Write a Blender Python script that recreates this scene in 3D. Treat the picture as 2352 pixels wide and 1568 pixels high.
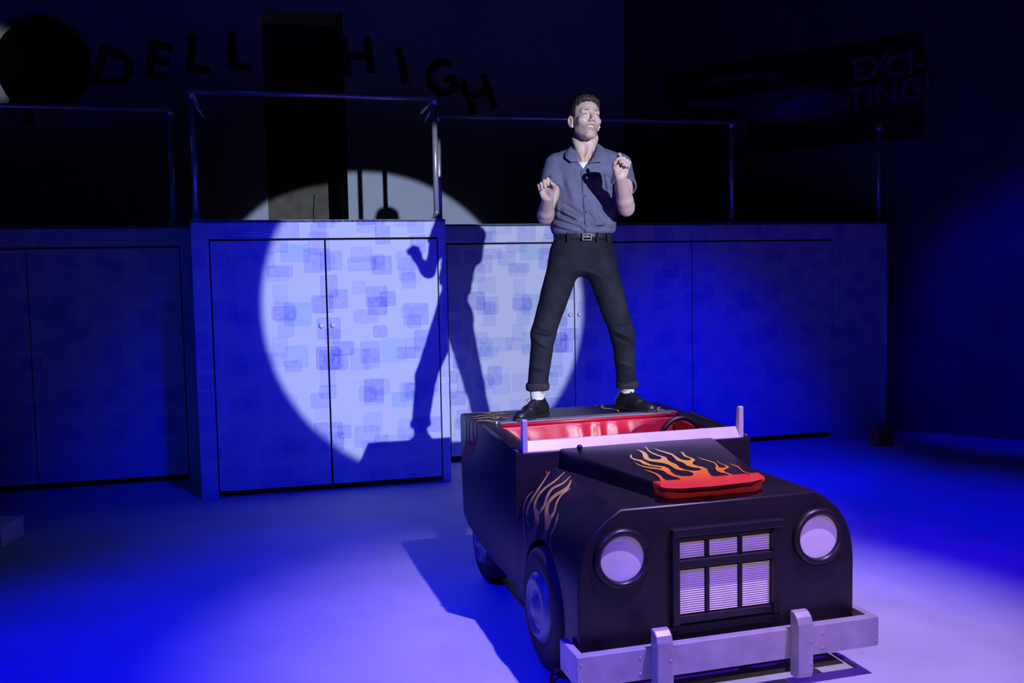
import bpy, bmesh, math, random
import numpy as np
from math import sin, cos, pi, radians, atan2
from mathutils import Vector, Matrix
from mathutils.bvhtree import BVHTree
from mathutils.geometry import tessellate_polygon

random.seed(7)
for o in list(bpy.data.objects):
    bpy.data.objects.remove(o)
SC = bpy.context.scene
COL = SC.collection

# ------------------------------------------------------------------ camera
FPX, PITCH, ROLL, EYE = 2173.7, 0.0708, 0.0187, 1.6
_cp, _sp = cos(PITCH), sin(PITCH)
_R0, _D0, _F = np.array([1, 0, 0.]), np.array([0, -_sp, -_cp]), np.array([0, _cp, -_sp])
_R = cos(ROLL) * _R0 + sin(ROLL) * _D0
_D = -sin(ROLL) * _R0 + cos(ROLL) * _D0
CM = np.array([_R, _D, _F])
CPOS = np.array([0, 0, EYE])
cd = bpy.data.cameras.new('camera')
cd.sensor_width = 36.0
cd.lens = 36.0 * FPX / 2352.0
cd.clip_end = 100
cam = bpy.data.objects.new('camera', cd)
COL.objects.link(cam)
cam.matrix_world = Matrix(((_R[0], -_D[0], -_F[0], 0), (_R[1], -_D[1], -_F[1], 0),
                           (_R[2], -_D[2], -_F[2], EYE), (0, 0, 0, 1)))
SC.camera = cam


def ray(x, y):
    return np.array([(x - 1176) / FPX, (y - 784) / FPX, 1.0]) @ CM


def W(x, y, dep):            # a point seen at (x, y) at a given distance
    return CPOS + ray(x, y) * dep


def on_plane(x, y, p0, n):
    d = ray(x, y)
    return CPOS + d * (np.dot(np.asarray(p0) - CPOS, n) / np.dot(d, n))


def on_z(x, y, z):
    return on_plane(x, y, (0, 0, z), np.array([0, 0, 1.]))


# ------------------------------------------------------------------ world, lights, exposure
SC.view_settings.view_transform = 'Standard'
SC.view_settings.look = 'None'
SC.view_settings.gamma = 1
SC.view_settings.use_curve_mapping = False
SC.view_settings.exposure = 0.0
wld = bpy.data.worlds.new('stage_dark')
SC.world = wld
wld.use_nodes = True
wld.node_tree.nodes['Background'].inputs[0].default_value = (0.25, 0.2, 0.5, 1)
wld.node_tree.nodes['Background'].inputs[1].default_value = 0.008


def spot(name, loc, target, deg, power, color, blend=0.5, radius=0.1):
    l = bpy.data.lights.new(name, 'SPOT')
    l.energy = power
    l.color = color
    l.spot_size = radians(deg)
    l.spot_blend = blend
    l.shadow_soft_size = radius
    o = bpy.data.objects.new(name, l)
    COL.objects.link(o)
    o.location = loc
    d = Vector(target) - Vector(loc)
    o.rotation_euler = d.to_track_quat('-Z', 'Y').to_euler()
    return o


# the follow spot from the house, right of the photographer
FS = np.array([2.9, -2.5, 2.78])
FA = np.array([-0.32659, 0.93612, -0.13044])
spot('follow_spot', FS, FS + FA * 10, 14.72, 3300, (0.74, 0.79, 1.0), 0.05, 0.035)
# stage wash
spot('blue_wash_front', (-2.3, 1.6, 5.6), (-1.15, 3.65, 0), 43, 2800, (0.0, 0.0, 1.0), 1.0, 0.15)
spot('violet_wash_apron', (3.4, 0.4, 5.0), (1.5, 3.6, 0.1), 40, 1100, (0.13, 0.0, 1.0), 1.0, 0.12)
spot('blue_wash_right', (2.9, 5.0, 5.6), (2.5, 5.9, 0), 42, 1500, (0.0, 0.0, 1.0), 1.0, 0.15)
spot('blue_wash_rear', (1.9, 6.0, 4.6), (1.7, 7.95, 0.0), 43, 900, (0.0, 0.0, 1.0), 1.0, 0.15)
spot('blue_wash_bay', (0.2, 3.6, 5.4), (-1.45, 6.9, 0.4), 38, 760, (0.0, 0.002, 1.0), 1.0, 0.15)
spot('blue_wash_side', (2.4, 5.6, 5.4), (4.7, 8.5, 0.9), 26, 700, (0.0, 0.0, 1.0), 0.7, 0.15)
spot('teal_wash_left', (-4.6, 3.6, 4.4), (-1.4, 6.0, 0.8), 70, 45, (0.0, 0.12, 1.0), 1.0, 0.2)
spot('lavender_top', (2.0, 2.55, 5.5), (0.75, 3.9, 0), 41, 1900, (0.50, 0.37, 0.80), 0.8, 0.05)
spot('warm_front', (0.1, -1.6, 3.3), (1.0, 3.9, 0.55), 15, 420, (1.0, 0.66, 0.50), 1.0, 0.08)
spot('white_house_left', (-3.2, 3.0, 5.5), (-5.08, 9.45, 3.76), 6.6, 300, (1.0, 1.0, 0.9), 0.5, 0.05)

# ------------------------------------------------------------------ materials
MATS = {}


def nt(name):
    m = bpy.data.materials.new(name)
    m.use_nodes = True
    b = m.node_tree.nodes['Principled BSDF']
    MATS[name] = m
    return m, m.node_tree, b


def mat(name, col, rough=0.5, metal=0.0, var=0.12, scale=18.0, bump=0.0, bscale=200.0, spec=0.5):
    m, t, b = nt(name)
    b.inputs['Roughness'].default_value = rough
    b.inputs['Metallic'].default_value = metal
    b.inputs['Specular IOR Level'].default_value = spec
    tc = t.nodes.new('ShaderNodeTexCoord')
    nz = t.nodes.new('ShaderNodeTexNoise')
    nz.inputs['Scale'].default_value = scale
    nz.inputs['Detail'].default_value = 4
    t.links.new(tc.outputs['Object'], nz.inputs['Vector'])
    rp = t.nodes.new('ShaderNodeValToRGB')
    e = rp.color_ramp.elements
    e[0].position, e[1].position = 0.3, 0.7
    e[0].color = (*[c * (1 - var) for c in col], 1)
    e[1].color = (*[min(1, c * (1 + var)) for c in col], 1)
    t.links.new(nz.outputs['Fac'], rp.inputs['Fac'])
    t.links.new(rp.outputs['Color'], b.inputs['Base Color'])
    if bump > 0:
        n2 = t.nodes.new('ShaderNodeTexNoise')
        n2.inputs['Scale'].default_value = bscale
        n2.inputs['Detail'].default_value = 3
        t.links.new(tc.outputs['Object'], n2.inputs['Vector'])
        bp = t.nodes.new('ShaderNodeBump')
        bp.inputs['Strength'].default_value = bump
        bp.inputs['Distance'].default_value = 0.004
        t.links.new(n2.outputs['Fac'], bp.inputs['Height'])
        t.links.new(bp.outputs['Normal'], b.inputs['Normal'])
    return m


class NB:
    """small node-building helper for math graphs"""
    def __init__(s, t):
        s.t = t

    def m(s, op, a, b=None, c=None, clamp=False):
        n = s.t.nodes.new('ShaderNodeMath')
        n.operation = op
        n.use_clamp = clamp
        for i, v in enumerate((a, b, c)):
            if v is None:
                continue
            if isinstance(v, (int, float)):
                n.inputs[i].default_value = v
            else:
                s.t.links.new(v, n.inputs[i])
        return n.outputs[0]


def pattern_material():
    """white painted flats with overlapping sponged lilac rounded rectangles"""
    m, t, b = nt('sponged_flat_paint')
    b.inputs['Roughness'].default_value = 0.75
    b.inputs['Specular IOR Level'].default_value = 0.2
    N = NB(t)
    tc = t.nodes.new('ShaderNodeTexCoord')
    sx = t.nodes.new('ShaderNodeSeparateXYZ')
    t.links.new(tc.outputs['Object'], sx.inputs[0])
    u, z = sx.outputs['X'], sx.outputs['Z']
    col = None
    sp = t.nodes.new('ShaderNodeTexNoise')
    sp.inputs['Scale'].default_value = 30
    sp.inputs['Detail'].default_value = 5
    t.links.new(tc.outputs['Object'], sp.inputs['Vector'])
    for k, (s, ox, oz, cc) in enumerate([(2.75, 0.13, 0.31, (0.50, 0.52, 0.92)), (3.0, 0.57, 0.83, (0.54, 0.53, 0.93)),
                                         (3.3, 0.35, 0.05, (0.60, 0.58, 0.94)), (2.6, 0.81, 0.52, (0.60, 0.80, 0.88)), (3.05, 0.71, 0.17, (0.55, 0.54, 0.93))]):
        pu, pz = N.m('MULTIPLY_ADD', u, s, ox), N.m('MULTIPLY_ADD', z, s * 1.12, oz)
        cu_, cz_ = N.m('FLOOR', pu), N.m('FLOOR', pz)
        cb = t.nodes.new('ShaderNodeCombineXYZ')
        t.links.new(cu_, cb.inputs[0])
        t.links.new(cz_, cb.inputs[1])
        cb.inputs[2].default_value = k * 3.7
        wn = t.nodes.new('ShaderNodeTexWhiteNoise')
        t.links.new(cb.outputs[0], wn.inputs['Vector'])
        sc = t.nodes.new('ShaderNodeSeparateColor')
        t.links.new(wn.outputs['Color'], sc.inputs[0])
        r1, r2, r3 = sc.outputs[0], sc.outputs[1], sc.outputs[2]
        r4 = wn.outputs['Value']
        hx = N.m('MULTIPLY_ADD', r3, 0.14, 0.16)
        hz = N.m('MULTIPLY_ADD', N.m('FRACT', N.m('MULTIPLY', r3, 7.3)), 0.15, 0.15)
        fx = N.m('SUBTRACT', N.m('SUBTRACT', pu, cu_), 0.5)
        fz = N.m('SUBTRACT', N.m('SUBTRACT', pz, cz_), 0.5)
        dx = N.m('MULTIPLY', N.m('MULTIPLY_ADD', r1, 2.0, -1.0), N.m('SUBTRACT', 0.49, hx))
        dz = N.m('MULTIPLY', N.m('MULTIPLY_ADD', r2, 2.0, -1.0), N.m('SUBTRACT', 0.49, hz))
        qx = N.m('MAXIMUM', N.m('ADD', N.m('SUBTRACT', N.m('ABSOLUTE', N.m('SUBTRACT', fx, dx)), hx), 0.06), 0.0)
        qz = N.m('MAXIMUM', N.m('ADD', N.m('SUBTRACT', N.m('ABSOLUTE', N.m('SUBTRACT', fz, dz)), hz), 0.06), 0.0)
        q = N.m('SUBTRACT', N.m('SQRT', N.m('ADD', N.m('MULTIPLY', qx, qx), N.m('MULTIPLY', qz, qz))), 0.06)
        inside = N.m('MULTIPLY', q, -80.0, clamp=True)
        edge = N.m('MULTIPLY_ADD', N.m('ABSOLUTE', N.m('ADD', q, 0.008)), -60.0, 1.0, clamp=True)
        present = N.m('GREATER_THAN', r4, 0.10 if k != 3 else 0.6)
        body = N.m('MULTIPLY_ADD', N.m('SUBTRACT', sp.outputs['Fac'], 0.5), 0.8, 0.55)
        a = N.m('MULTIPLY', N.m('MULTIPLY', inside, present),
                N.m('ADD', N.m('MULTIPLY', body, N.m('MULTIPLY_ADD', r4, 0.9, 0.25)), N.m('MULTIPLY', edge, 0.30)), clamp=True)
        mx = t.nodes.new('ShaderNodeMix')
        mx.data_type = 'RGBA'
        mx.blend_type = 'MULTIPLY'
        t.links.new(a, mx.inputs['Factor'])
        if col is None:
            mx.inputs['A'].default_value = (0.70, 0.76, 0.90, 1)
        else:
            t.links.new(col, mx.inputs['A'])
        mx.inputs['B'].default_value = (*cc, 1)
        col = mx.outputs['Result']
    t.links.new(col, b.inputs['Base Color'])
    return m


def ramp_material(name, axis, stops, rough=0.5, coord='Object'):
    m, t, b = nt(name)
    b.inputs['Roughness'].default_value = rough
    tc = t.nodes.new('ShaderNodeTexCoord')
    sx = t.nodes.new('ShaderNodeSeparateXYZ')
    t.links.new(tc.outputs[coord], sx.inputs[0])
    N = NB(t)
    lo, hi = stops[0][0], stops[-1][0]
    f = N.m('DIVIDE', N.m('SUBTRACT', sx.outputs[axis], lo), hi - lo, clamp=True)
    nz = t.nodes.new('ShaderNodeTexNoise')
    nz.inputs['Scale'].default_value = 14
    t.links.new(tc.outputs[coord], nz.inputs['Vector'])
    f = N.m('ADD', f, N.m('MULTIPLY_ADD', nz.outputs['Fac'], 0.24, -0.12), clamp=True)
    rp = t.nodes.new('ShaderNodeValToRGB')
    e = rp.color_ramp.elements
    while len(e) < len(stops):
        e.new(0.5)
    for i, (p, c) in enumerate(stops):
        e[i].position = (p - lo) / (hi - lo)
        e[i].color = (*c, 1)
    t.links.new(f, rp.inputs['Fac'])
    t.links.new(rp.outputs['Color'], b.inputs['Base Color'])
    return m


M_FLAT = pattern_material()
M_FLOOR = mat('stage_floor_paint', (0.46, 0.46, 0.49), 0.62, var=0.08, scale=3.0, bump=0.05, bscale=90)
M_BACKWALL = mat('pale_backdrop_paint', (0.50, 0.58, 0.76), 0.8, var=0.04, scale=2.0)
M_DARKWALL = mat('blue_black_wall_paint', (0.10, 0.10, 0.13), 0.8, var=0.2, scale=2.0)
M_BLACK = mat('black_masking', (0.012, 0.012, 0.013), 0.85)
M_CONC = mat('grey_concrete', (0.17, 0.17, 0.15), 0.9, var=0.25, scale=7)
M_STEEL = mat('steel_tube', (0.55, 0.56, 0.60), 0.30, 0.55, var=0.05)
M_GAP = mat('dark_gap', (0.01, 0.01, 0.012), 0.9)
M_KNOB = mat('white_knob', (0.75, 0.76, 0.8), 0.4, var=0.03)
M_CARBLK = mat('black_car_paint', (0.014, 0.010, 0.016), 0.40, var=0.25, scale=9, bump=0.04, bscale=60)
M_TRIM = mat('black_trim', (0.014, 0.011, 0.017), 0.36, var=0.2)
M_TYRE = mat('black_tyre', (0.02, 0.02, 0.024), 0.7)
M_HUB = mat('silver_hubcap', (0.22, 0.26, 0.30), 0.4, 0.3, var=0.1)
M_VINYL = mat('red_vinyl', (0.46, 0.010, 0.028), 0.36, var=0.10, scale=14, bump=0.12, bscale=40)
M_EDGING = mat('grey_edging', (0.16, 0.15, 0.17), 0.6, var=0.1)
M_SILVER = mat('silver_paint', (0.46, 0.42, 0.46), 0.42, 0.25, var=0.16, scale=9)
M_BAR = mat('white_silver_bar', (0.72, 0.70, 0.74), 0.35, 0.15, var=0.05)
M_WHITE = mat('white_reflector', (0.72, 0.70, 0.74), 0.5, var=0.05)
M_SLAT = mat('white_louvre', (0.85, 0.83, 0.9), 0.35, var=0.06)
M_RED = mat('red_lip_paint', (0.68, 0.035, 0.03), 0.45, var=0.12, scale=20)
M_REDBOX = mat('red_box_paint', (0.75, 0.03, 0.03), 0.6)
M_SCREW = mat('screw_metal', (0.7, 0.68, 0.7), 0.3, 0.8)
M_FHOOD = ramp_material('flame_red_to_yellow', 'Y', [(0.05, (0.68, 0.035, 0.03)), (0.13, (0.75, 0.09, 0.02)), (0.24, (0.80, 0.26, 0.02)),
                                                     (0.40, (0.80, 0.46, 0.05)), (0.62, (0.85, 0.66, 0.26))])
M_FPALE = mat('flame_cream_paint', (0.70, 0.52, 0.14), 0.5, var=0.2, scale=30)
M_FRED = mat('flame_crimson_paint', (0.50, 0.02, 0.05), 0.5, var=0.1)
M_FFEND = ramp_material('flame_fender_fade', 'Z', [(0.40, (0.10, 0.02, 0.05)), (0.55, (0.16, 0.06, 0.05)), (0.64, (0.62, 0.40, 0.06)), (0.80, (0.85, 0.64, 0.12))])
M_SKIN = None
M_SHIRT = mat('slate_blue_cotton', (0.135, 0.145, 0.245), 0.85, var=0.12, scale=60, bump=0.25, bscale=500, spec=0.2)
M_BUTTON = mat('dark_button', (0.05, 0.05, 0.08), 0.4)
M_TEE = mat('white_cotton', (0.8, 0.8, 0.82), 0.8, var=0.03)
M_JEANS = mat('charcoal_denim', (0.014, 0.016, 0.029), 0.85, var=0.35, scale=9, bump=0.3, bscale=400, spec=0.25)
M_CUFF = mat('faded_denim_cuff', (0.022, 0.022, 0.030), 0.9, var=0.3, scale=30)
M_BELT = mat('black_leather_belt', (0.02, 0.02, 0.022), 0.4)
M_BUCKLE = mat('polished_buckle', (0.85, 0.85, 0.9), 0.15, 1.0, var=0.02)
M_SHOE = mat('black_shoe_leather', (0.012, 0.012, 0.015), 0.35, var=0.2, spec=0.5)
M_SOLE = mat('black_rubber_sole', (0.01, 0.01, 0.011), 0.6)
M_HAIR = mat('dark_brown_hair', (0.034, 0.023, 0.017), 0.5, var=0.45, scale=160)
M_EYEW = mat('eye_white', (0.75, 0.73, 0.72), 0.25, var=0.02)
M_IRIS = mat('dark_iris', (0.03, 0.03, 0.04), 0.2)
M_TEETH = mat('teeth', (0.85, 0.84, 0.82), 0.3, var=0.02)
M_LETTER = mat('dark_letter_paint', (0.02, 0.02, 0.03), 0.8)
M_BOARD = mat('black_billboard', (0.02, 0.012, 0.016), 0.8)
M_PRINT = mat('pale_billboard_print', (0.13, 0.10, 0.17), 0.8, var=0.3, scale=6)
M_PRINT2 = mat('blue_billboard_print', (0.10, 0.10, 0.42), 0.8, var=0.3, scale=6)
M_CABLE = mat('red_cable_jacket', (0.5, 0.02, 0.03), 0.5)
M_BLOCK = mat('white_block_paint', (0.7, 0.7, 0.72), 0.7)
M_VINYLDISC = mat('black_record', (0.006, 0.006, 0.007), 1.0, spec=0.0)


def skin_material():
    m, t, b = nt('skin')
    b.inputs['Roughness'].default_value = 0.5
    b.inputs['Subsurface Weight'].default_value = 0.08
    b.inputs['Subsurface Radius'].default_value = (0.01, 0.004, 0.002)
    at = t.nodes.new('ShaderNodeAttribute')
    at.attribute_name = 'tone'
    tc = t.nodes.new('ShaderNodeTexCoord')
    nz = t.nodes.new('ShaderNodeTexNoise')
    nz.inputs['Scale'].default_value = 45
    t.links.new(tc.outputs['Object'], nz.inputs['Vector'])
    mx = t.nodes.new('ShaderNodeMix')
    mx.data_type = 'RGBA'
    mx.blend_type = 'MULTIPLY'
    mx.inputs['Factor'].default_value = 0.25
    t.links.new(at.outputs['Color'], mx.inputs['A'])
    t.links.new(nz.outputs['Color'], mx.inputs['B'])
    t.links.new(mx.outputs['Result'], b.inputs['Base Color'])
    return m


M_SKIN = skin_material()

# ------------------------------------------------------------------ mesh helpers


def tag(o, label=None, cat=None, group=None, kind=None):
    if label:
        o['label'] = label
    if cat:
        o['category'] = cat
    if group:
        o['group'] = group
    if kind:
        o['kind'] = kind
    return o


def empty(name, loc=(0, 0, 0), rz=0.0):
    o = bpy.data.objects.new(name, None)
    o.empty_display_size = 0.1
    COL.objects.link(o)
    o.location = loc
    o.rotation_euler = (0, 0, rz)
    return o


def link(name, me, m=None, parent=None, smooth=False):
    if m is not None and not me.materials:
        me.materials.append(m)
    if smooth:
        me.polygons.foreach_set('use_smooth', [True] * len(me.polygons))
    o = bpy.data.objects.new(name, me)
    COL.objects.link(o)
    if parent is not None:
        o.parent = parent
    return o


def pyd(name, v, f, m=None, parent=None, smooth=False):
    me = bpy.data.meshes.new(name)
    me.from_pydata([tuple(map(float, p)) for p in v], [], [tuple(q) for q in f])
    me.update()
    return link(name, me, m, parent, smooth)


def bm_obj(name, bm, m=None, parent=None, smooth=False):
    bmesh.ops.recalc_face_normals(bm, faces=bm.faces)
    me = bpy.data.meshes.new(name)
    bm.to_mesh(me)
    bm.free()
    return link(name, me, m, parent, smooth)


def add_box(bm, x0, x1, y0, y1, z0, z1):
    vs = [bm.verts.new(p) for p in ((x0, y0, z0), (x1, y0, z0), (x1, y1, z0), (x0, y1, z0),
                                    (x0, y0, z1), (x1, y0, z1), (x1, y1, z1), (x0, y1, z1))]
    for q in ((0, 3, 2, 1), (4, 5, 6, 7), (0, 1, 5, 4), (1, 2, 6, 5), (2, 3, 7, 6), (3, 0, 4, 7)):
        bm.faces.new([vs[i] for i in q])
    return vs


def box(name, x0, x1, y0, y1, z0, z1, m, parent=None, bev=0.0, seg=2):
    bm = bmesh.new()
    add_box(bm, x0, x1, y0, y1, z0, z1)
    if bev > 0:
        bmesh.ops.bevel(bm, geom=list(bm.edges), offset=bev, segments=seg, affect='EDGES', profile=0.5)
    return bm_obj(name, bm, m, parent)


def boxes(name, lst, m, parent=None, bev=0.0):
    bm = bmesh.new()
    for b_ in lst:
        add_box(bm, *b_)
    if bev > 0:
        bmesh.ops.bevel(bm, geom=list(bm.edges), offset=bev, segments=2, affect='EDGES', profile=0.5)
    return bm_obj(name, bm, m, parent)


def prism(name, poly, axis, a0, a1, m, parent=None, bev=0.0, seg=2, rot=None):
    """closed polygon (list of 2D) extruded along an axis: 'x' -> (y,z), 'y' -> (x,z), 'z' -> (x,y)"""
    bm = bmesh.new()

    def P(p, a):
        return {'x': (a, p[0], p[1]), 'y': (p[0], a, p[1]), 'z': (p[0], p[1], a)}[axis]
    A = [bm.verts.new(P(p, a0)) for p in poly]
    B = [bm.verts.new(P(p, a1)) for p in poly]
    bm.faces.new(A)
    bm.faces.new(B[::-1])
    n = len(poly)
    for i in range(n):
        bm.faces.new((A[i], B[i], B[(i + 1) % n], A[(i + 1) % n]))
    bmesh.ops.recalc_face_normals(bm, faces=bm.faces)
    if bev > 0:
        bmesh.ops.bevel(bm, geom=[e for e in bm.edges if e.calc_face_angle(0) > 0.6], offset=bev, segments=seg, affect='EDGES', profile=0.5)
    return bm_obj(name, bm, m, parent)


def frame_from(d):
    d = Vector(d).normalized()
    a = Vector((0, 0, 1)) if abs(d.z) < 0.9 else Vector((1, 0, 0))
    s = d.cross(a).normalized()
    return s, s.cross(d).normalized(), d


def tube_vf(pts, rad, seg=12, caps=True, off=0):
    v, f = [], []
    n = len(pts)
    pts = [Vector(p) for p in pts]
    rads = rad if hasattr(rad, '__len__') else [rad] * n
    ps, pu = None, None
    for i, p in enumerate(pts):
        d = (pts[min(i + 1, n - 1)] - pts[max(i - 1, 0)])
        if ps is None:
            s, u, _ = frame_from(d)
        else:
            d.normalize()
            s = (ps - d * ps.dot(d)).normalized()
            u = s.cross(d).normalized()
        ps = s
        for k in range(seg):
            a = 2 * pi * k / seg
            v.append(p + s * (cos(a) * rads[i]) + u * (sin(a) * rads[i]))
    for i in range(n - 1):
        for k in range(seg):
            a, b = off + i * seg + k, off + i * seg + (k + 1) % seg
            f.append((a, b, b + seg, a + seg))
    if caps:
        f.append(tuple(off + k for k in range(seg))[::-1])
        f.append(tuple(off + (n - 1) * seg + k for k in range(seg)))
    return v, f


def tube(name, pts, rad, m, parent=None, seg=12, smooth=True):
    v, f = tube_vf(pts, rad, seg)
    return pyd(name, v, f, m, parent, smooth)


def lathe(name, prof, axis, m, parent=None, seg=40, center=(0, 0, 0), smooth=True, closed=False):
    """profile of (radius, along) revolved about an axis through center"""
    v, f = [], []
    n = len(prof)
    for (r, a) in prof:
        for k in range(seg):
            t = 2 * pi * k / seg
            c, s = r * cos(t), r * sin(t)
            p = {'x': (a, c, s), 'y': (c, a, s), 'z': (c, s, a)}[axis]
            v.append((p[0] + center[0], p[1] + center[1], p[2] + center[2]))
    rng = n if closed else n - 1
    for i in range(rng):
        for k in range(seg):
            a, b = i * seg + k, i * seg + (k + 1) % seg
            c = ((i + 1) % n) * seg
            f.append((a, b, c + (k + 1) % seg, c + k))
    if not closed:
        if prof[0][0] > 1e-6:
            f.append(tuple(range(seg))[::-1])
        if prof[-1][0] > 1e-6:
            f.append(tuple((n - 1) * seg + k for k in range(seg)))
    o = pyd(name, v, f, m, parent, smooth)
    bm = bmesh.new()
    bm.from_mesh(o.data)
    bmesh.ops.remove_doubles(bm, verts=bm.verts, dist=1e-6)
    bmesh.ops.recalc_face_normals(bm, faces=bm.faces)
    bm.to_mesh(o.data)
    bm.free()
    return o


def auto_smooth(o, ang=0.6):
    bm = bmesh.new()
    bm.from_mesh(o.data)
    for fc in bm.faces:
        fc.smooth = True
    for e in bm.edges:
        if e.calc_face_angle(0) > ang:
            e.smooth = False
    bm.to_mesh(o.data)
    bm.free()


def boolcut(o, cutters):
    for c in cutters:
        md = o.modifiers.new('cut', 'BOOLEAN')
        md.operation = 'DIFFERENCE'
        md.object = c
        md.solver = 'EXACT'
    bpy.context.view_layer.update()
    dg = bpy.context.evaluated_depsgraph_get()
    me = bpy.data.meshes.new_from_object(o.evaluated_get(dg))
    old = o.data
    o.modifiers.clear()
    o.data = me
    me.name = old.name
    bpy.data.meshes.remove(old)
    for c in cutters:
        d = c.data
        bpy.data.objects.remove(c)
        bpy.data.meshes.remove(d)


# ------------------------------------------------------------------ the setting
YAW_W = 0.2456
WN = np.array([-sin(YAW_W), cos(YAW_W), 0])
WD = np.array([cos(YAW_W), sin(YAW_W), 0])
BAY = np.array([-2.29, 6.832, 0])
REC = np.array([-0.517, 8.021, 0])
HT = 2.03


def at_wall(o, base):
    o.location = base
    o.rotation_euler = (0, 0, YAW_W)
    return o


def struct(o):
    o['kind'] = 'structure'
    return o


struct(box('floor', -9, 9, -5, 16, -0.1, 0, M_FLOOR))
# projecting bay: stiles, header, double doors
o = struct(at_wall(boxes('wall_bay', [(0, 0.118, 0, 0.05, 0, HT), (1.793, 1.853, 0, 0.05, 0, HT), (0.118, 1.793, 0, 0.05, 1.895, HT)], M_FLAT), BAY))
box('side_panel', 0.0, 0.03, 0.05, 0.745, 0.03, HT - .02, M_FLAT, o)
box('side_panel', 1.823, 1.853, 0.05, 0.745, 0.03, HT - .02, M_FLAT, o)
box('backing', 0.06, 1.80, 0.055, 0.075, 0.03, HT - .02, M_GAP, o)
dn = 1
for (a, b, kx) in ((0.128, 0.938, 0.90), (0.950, 1.783, 0.985)):
    d = struct(at_wall(box('door_%d' % dn, a, b, 0.006, 0.045, 0.045, 1.879, M_FLAT, None, 0.002, 1), BAY))
    lathe('knob', [(0.007, 0.006), (0.007, -0.006), (0.018, -0.012), (0.02, -0.020), (0.013, -0.027), (0, -0.029)], 'y', M_KNOB, d, 20, (kx, 0, 1.247))
    dn += 1
# recessed long wall behind the bay
o = struct(at_wall(boxes('wall_recess', [(-7.0, 4.24, 0, 0.05, 1.873, HT), (3.660, 4.24, 0, 0.05, 0, 1.873), (-2.15, -0.025, 0, 0.05, 0, 1.873)], M_FLAT), REC))
box('backing', -7.0, 4.2, 0.055, 0.075, 0.03, HT - .02, M_GAP, o)
box('side_panel', 4.21, 4.24, 0.05, 2.5, 0.0, HT - .02, M_FLAT, o)
for (a, b, kx) in ((-0.015, 1.100, 1.062), (1.110, 2.219, 1.148), (2.229, 3.650, None), (-3.261, -2.160, None), (-5.2, -3.271, None), (-7.0, -5.21, None)):
    d = struct(at_wall(box('door_%d' % dn, a, b, 0.006, 0.045, 0.05, 1.858, M_FLAT, None, 0.002, 1), REC))
    if kx:
        lathe('knob', [(0.007, 0.006), (0.007, -0.006), (0.018, -0.012), (0.02, -0.020), (0.013, -0.027), (0, -0.029)], 'y', M_KNOB, d, 20, (kx, 0, 1.240))
    dn += 1
struct(at_wall(box('trim_1', -7.0, 4.24, 0.0, 2.5, HT - 0.019, HT - 0.002, M_BLACK), REC))
struct(at_wall(box('trim_2', 0.0, 1.853, 0.0, 0.74, HT - 0.019, HT - 0.002, M_BLACK), BAY))
# upper back wall with a tall recess
BK = REC + WN * 2.5


def bk_u(x, y):
    return float(np.dot(on_plane(x, y, BK, WN) - BK, WD))


uD0, uD1 = bk_u(610, 300), bk_u(795, 300)
uR = 2.55
ow = struct(at_wall(boxes('wall_back', [(-8, uD0, 0, 0.1, 0, 6.5), (uD1, uR, 0, 0.1, 0, 6.5), (uD0, uD1, 0, 0.1, 4.42, 6.5)], M_BACKWALL), BK))
box('recess_panel', uD0 - 0.1, uD1 + 0.1, 1.30, 1.34, 1.9, 4.6, M_CONC, ow)
box('recess_reveal', uD0 - 0.04, uD0, 0.1, 1.30, 1.9, 4.6, M_BLACK, ow)
box('recess_reveal', uD1, uD1 + 0.04, 0.1, 1.30, 1.9, 4.6, M_BLACK, ow)
tube('crack', [(uD0 + 0.50, 1.295, 2.0), (uD0 + 0.525, 1.295, 2.25), (uD0 + 0.52, 1.295, 2.4), (uD0 + 0.54, 1.295, 2.6)], 0.006, M_GAP, ow, 6)
# angled side wall on the right
pR = BK + WD * uR
yr = -0.655
orr = struct(box('wall_right', 0, 8.0, 0, 0.1, 0, 6.5, M_DARKWALL))
orr.location = pR
orr.rotation_euler = (0, 0, yr)
RD = np.array([cos(yr), sin(yr), 0])
RN = np.array([-sin(yr), cos(yr), 0])
struct(box('wall_left', -8.0, -7.9, -5, 12, 0, 6.5, M_BLACK))
struct(box('ceiling', -9, 9, -5, 16, 6.5, 6.6, M_BLACK))


# railings on the upper level
def post(parent, x, y, z0, z1, r=0.021):
    p = tube('post', [(x, y, z0), (x, y, z1)], r, M_STEEL, parent, 14)
    lathe('flange', [(0.045, z0), (0.045, z0 + 0.008), (0.028, z0 + 0.014), (0.026, z0 + 0.05), (0.0, z0 + 0.05)], 'z', M_STEEL, p, 16, (x, y, 0))
    lathe('fitting', [(0.0, z1 - 0.05), (0.027, z1 - 0.05), (0.027, z1 + 0.022), (0.0, z1 + 0.03)], 'z', M_STEEL, p, 16, (x, y, 0))
    return p


RZ = 2.955 - HT
r1 = tag(empty('railing', BAY + np.array([0, 0, HT]), YAW_W), 'steel tube railing on top of the projecting double-door bay', 'railing')
post(r1, 0.035, 0.08, 0, RZ)
post(r1, 1.80, 0.08, 0, RZ)
tube('rail', [(0.035, 0.08, RZ), (1.80, 0.08, RZ)], 0.021, M_STEEL, r1, 14)
tube('brace', [(0.035, 0.08, RZ - 0.05), (0.11, 0.16, RZ - 0.17)], 0.012, M_STEEL, r1, 10)
tube('brace', [(1.80, 0.08, RZ - 0.05), (1.73, 0.16, RZ - 0.17)], 0.012, M_STEEL, r1, 10)
tube('side_rail', [(1.80, 0.08, RZ), (1.80, 0.70, RZ)], 0.018, M_STEEL, r1, 12)
tube('side_rail', [(0.035, 0.08, RZ), (0.035, 0.70, RZ)], 0.018, M_STEEL, r1, 12)
r2 = tag(empty('railing', REC + np.array([0, 0, HT]), YAW_W), 'steel tube railing on the long wall to the right of the performer', 'railing')
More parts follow.
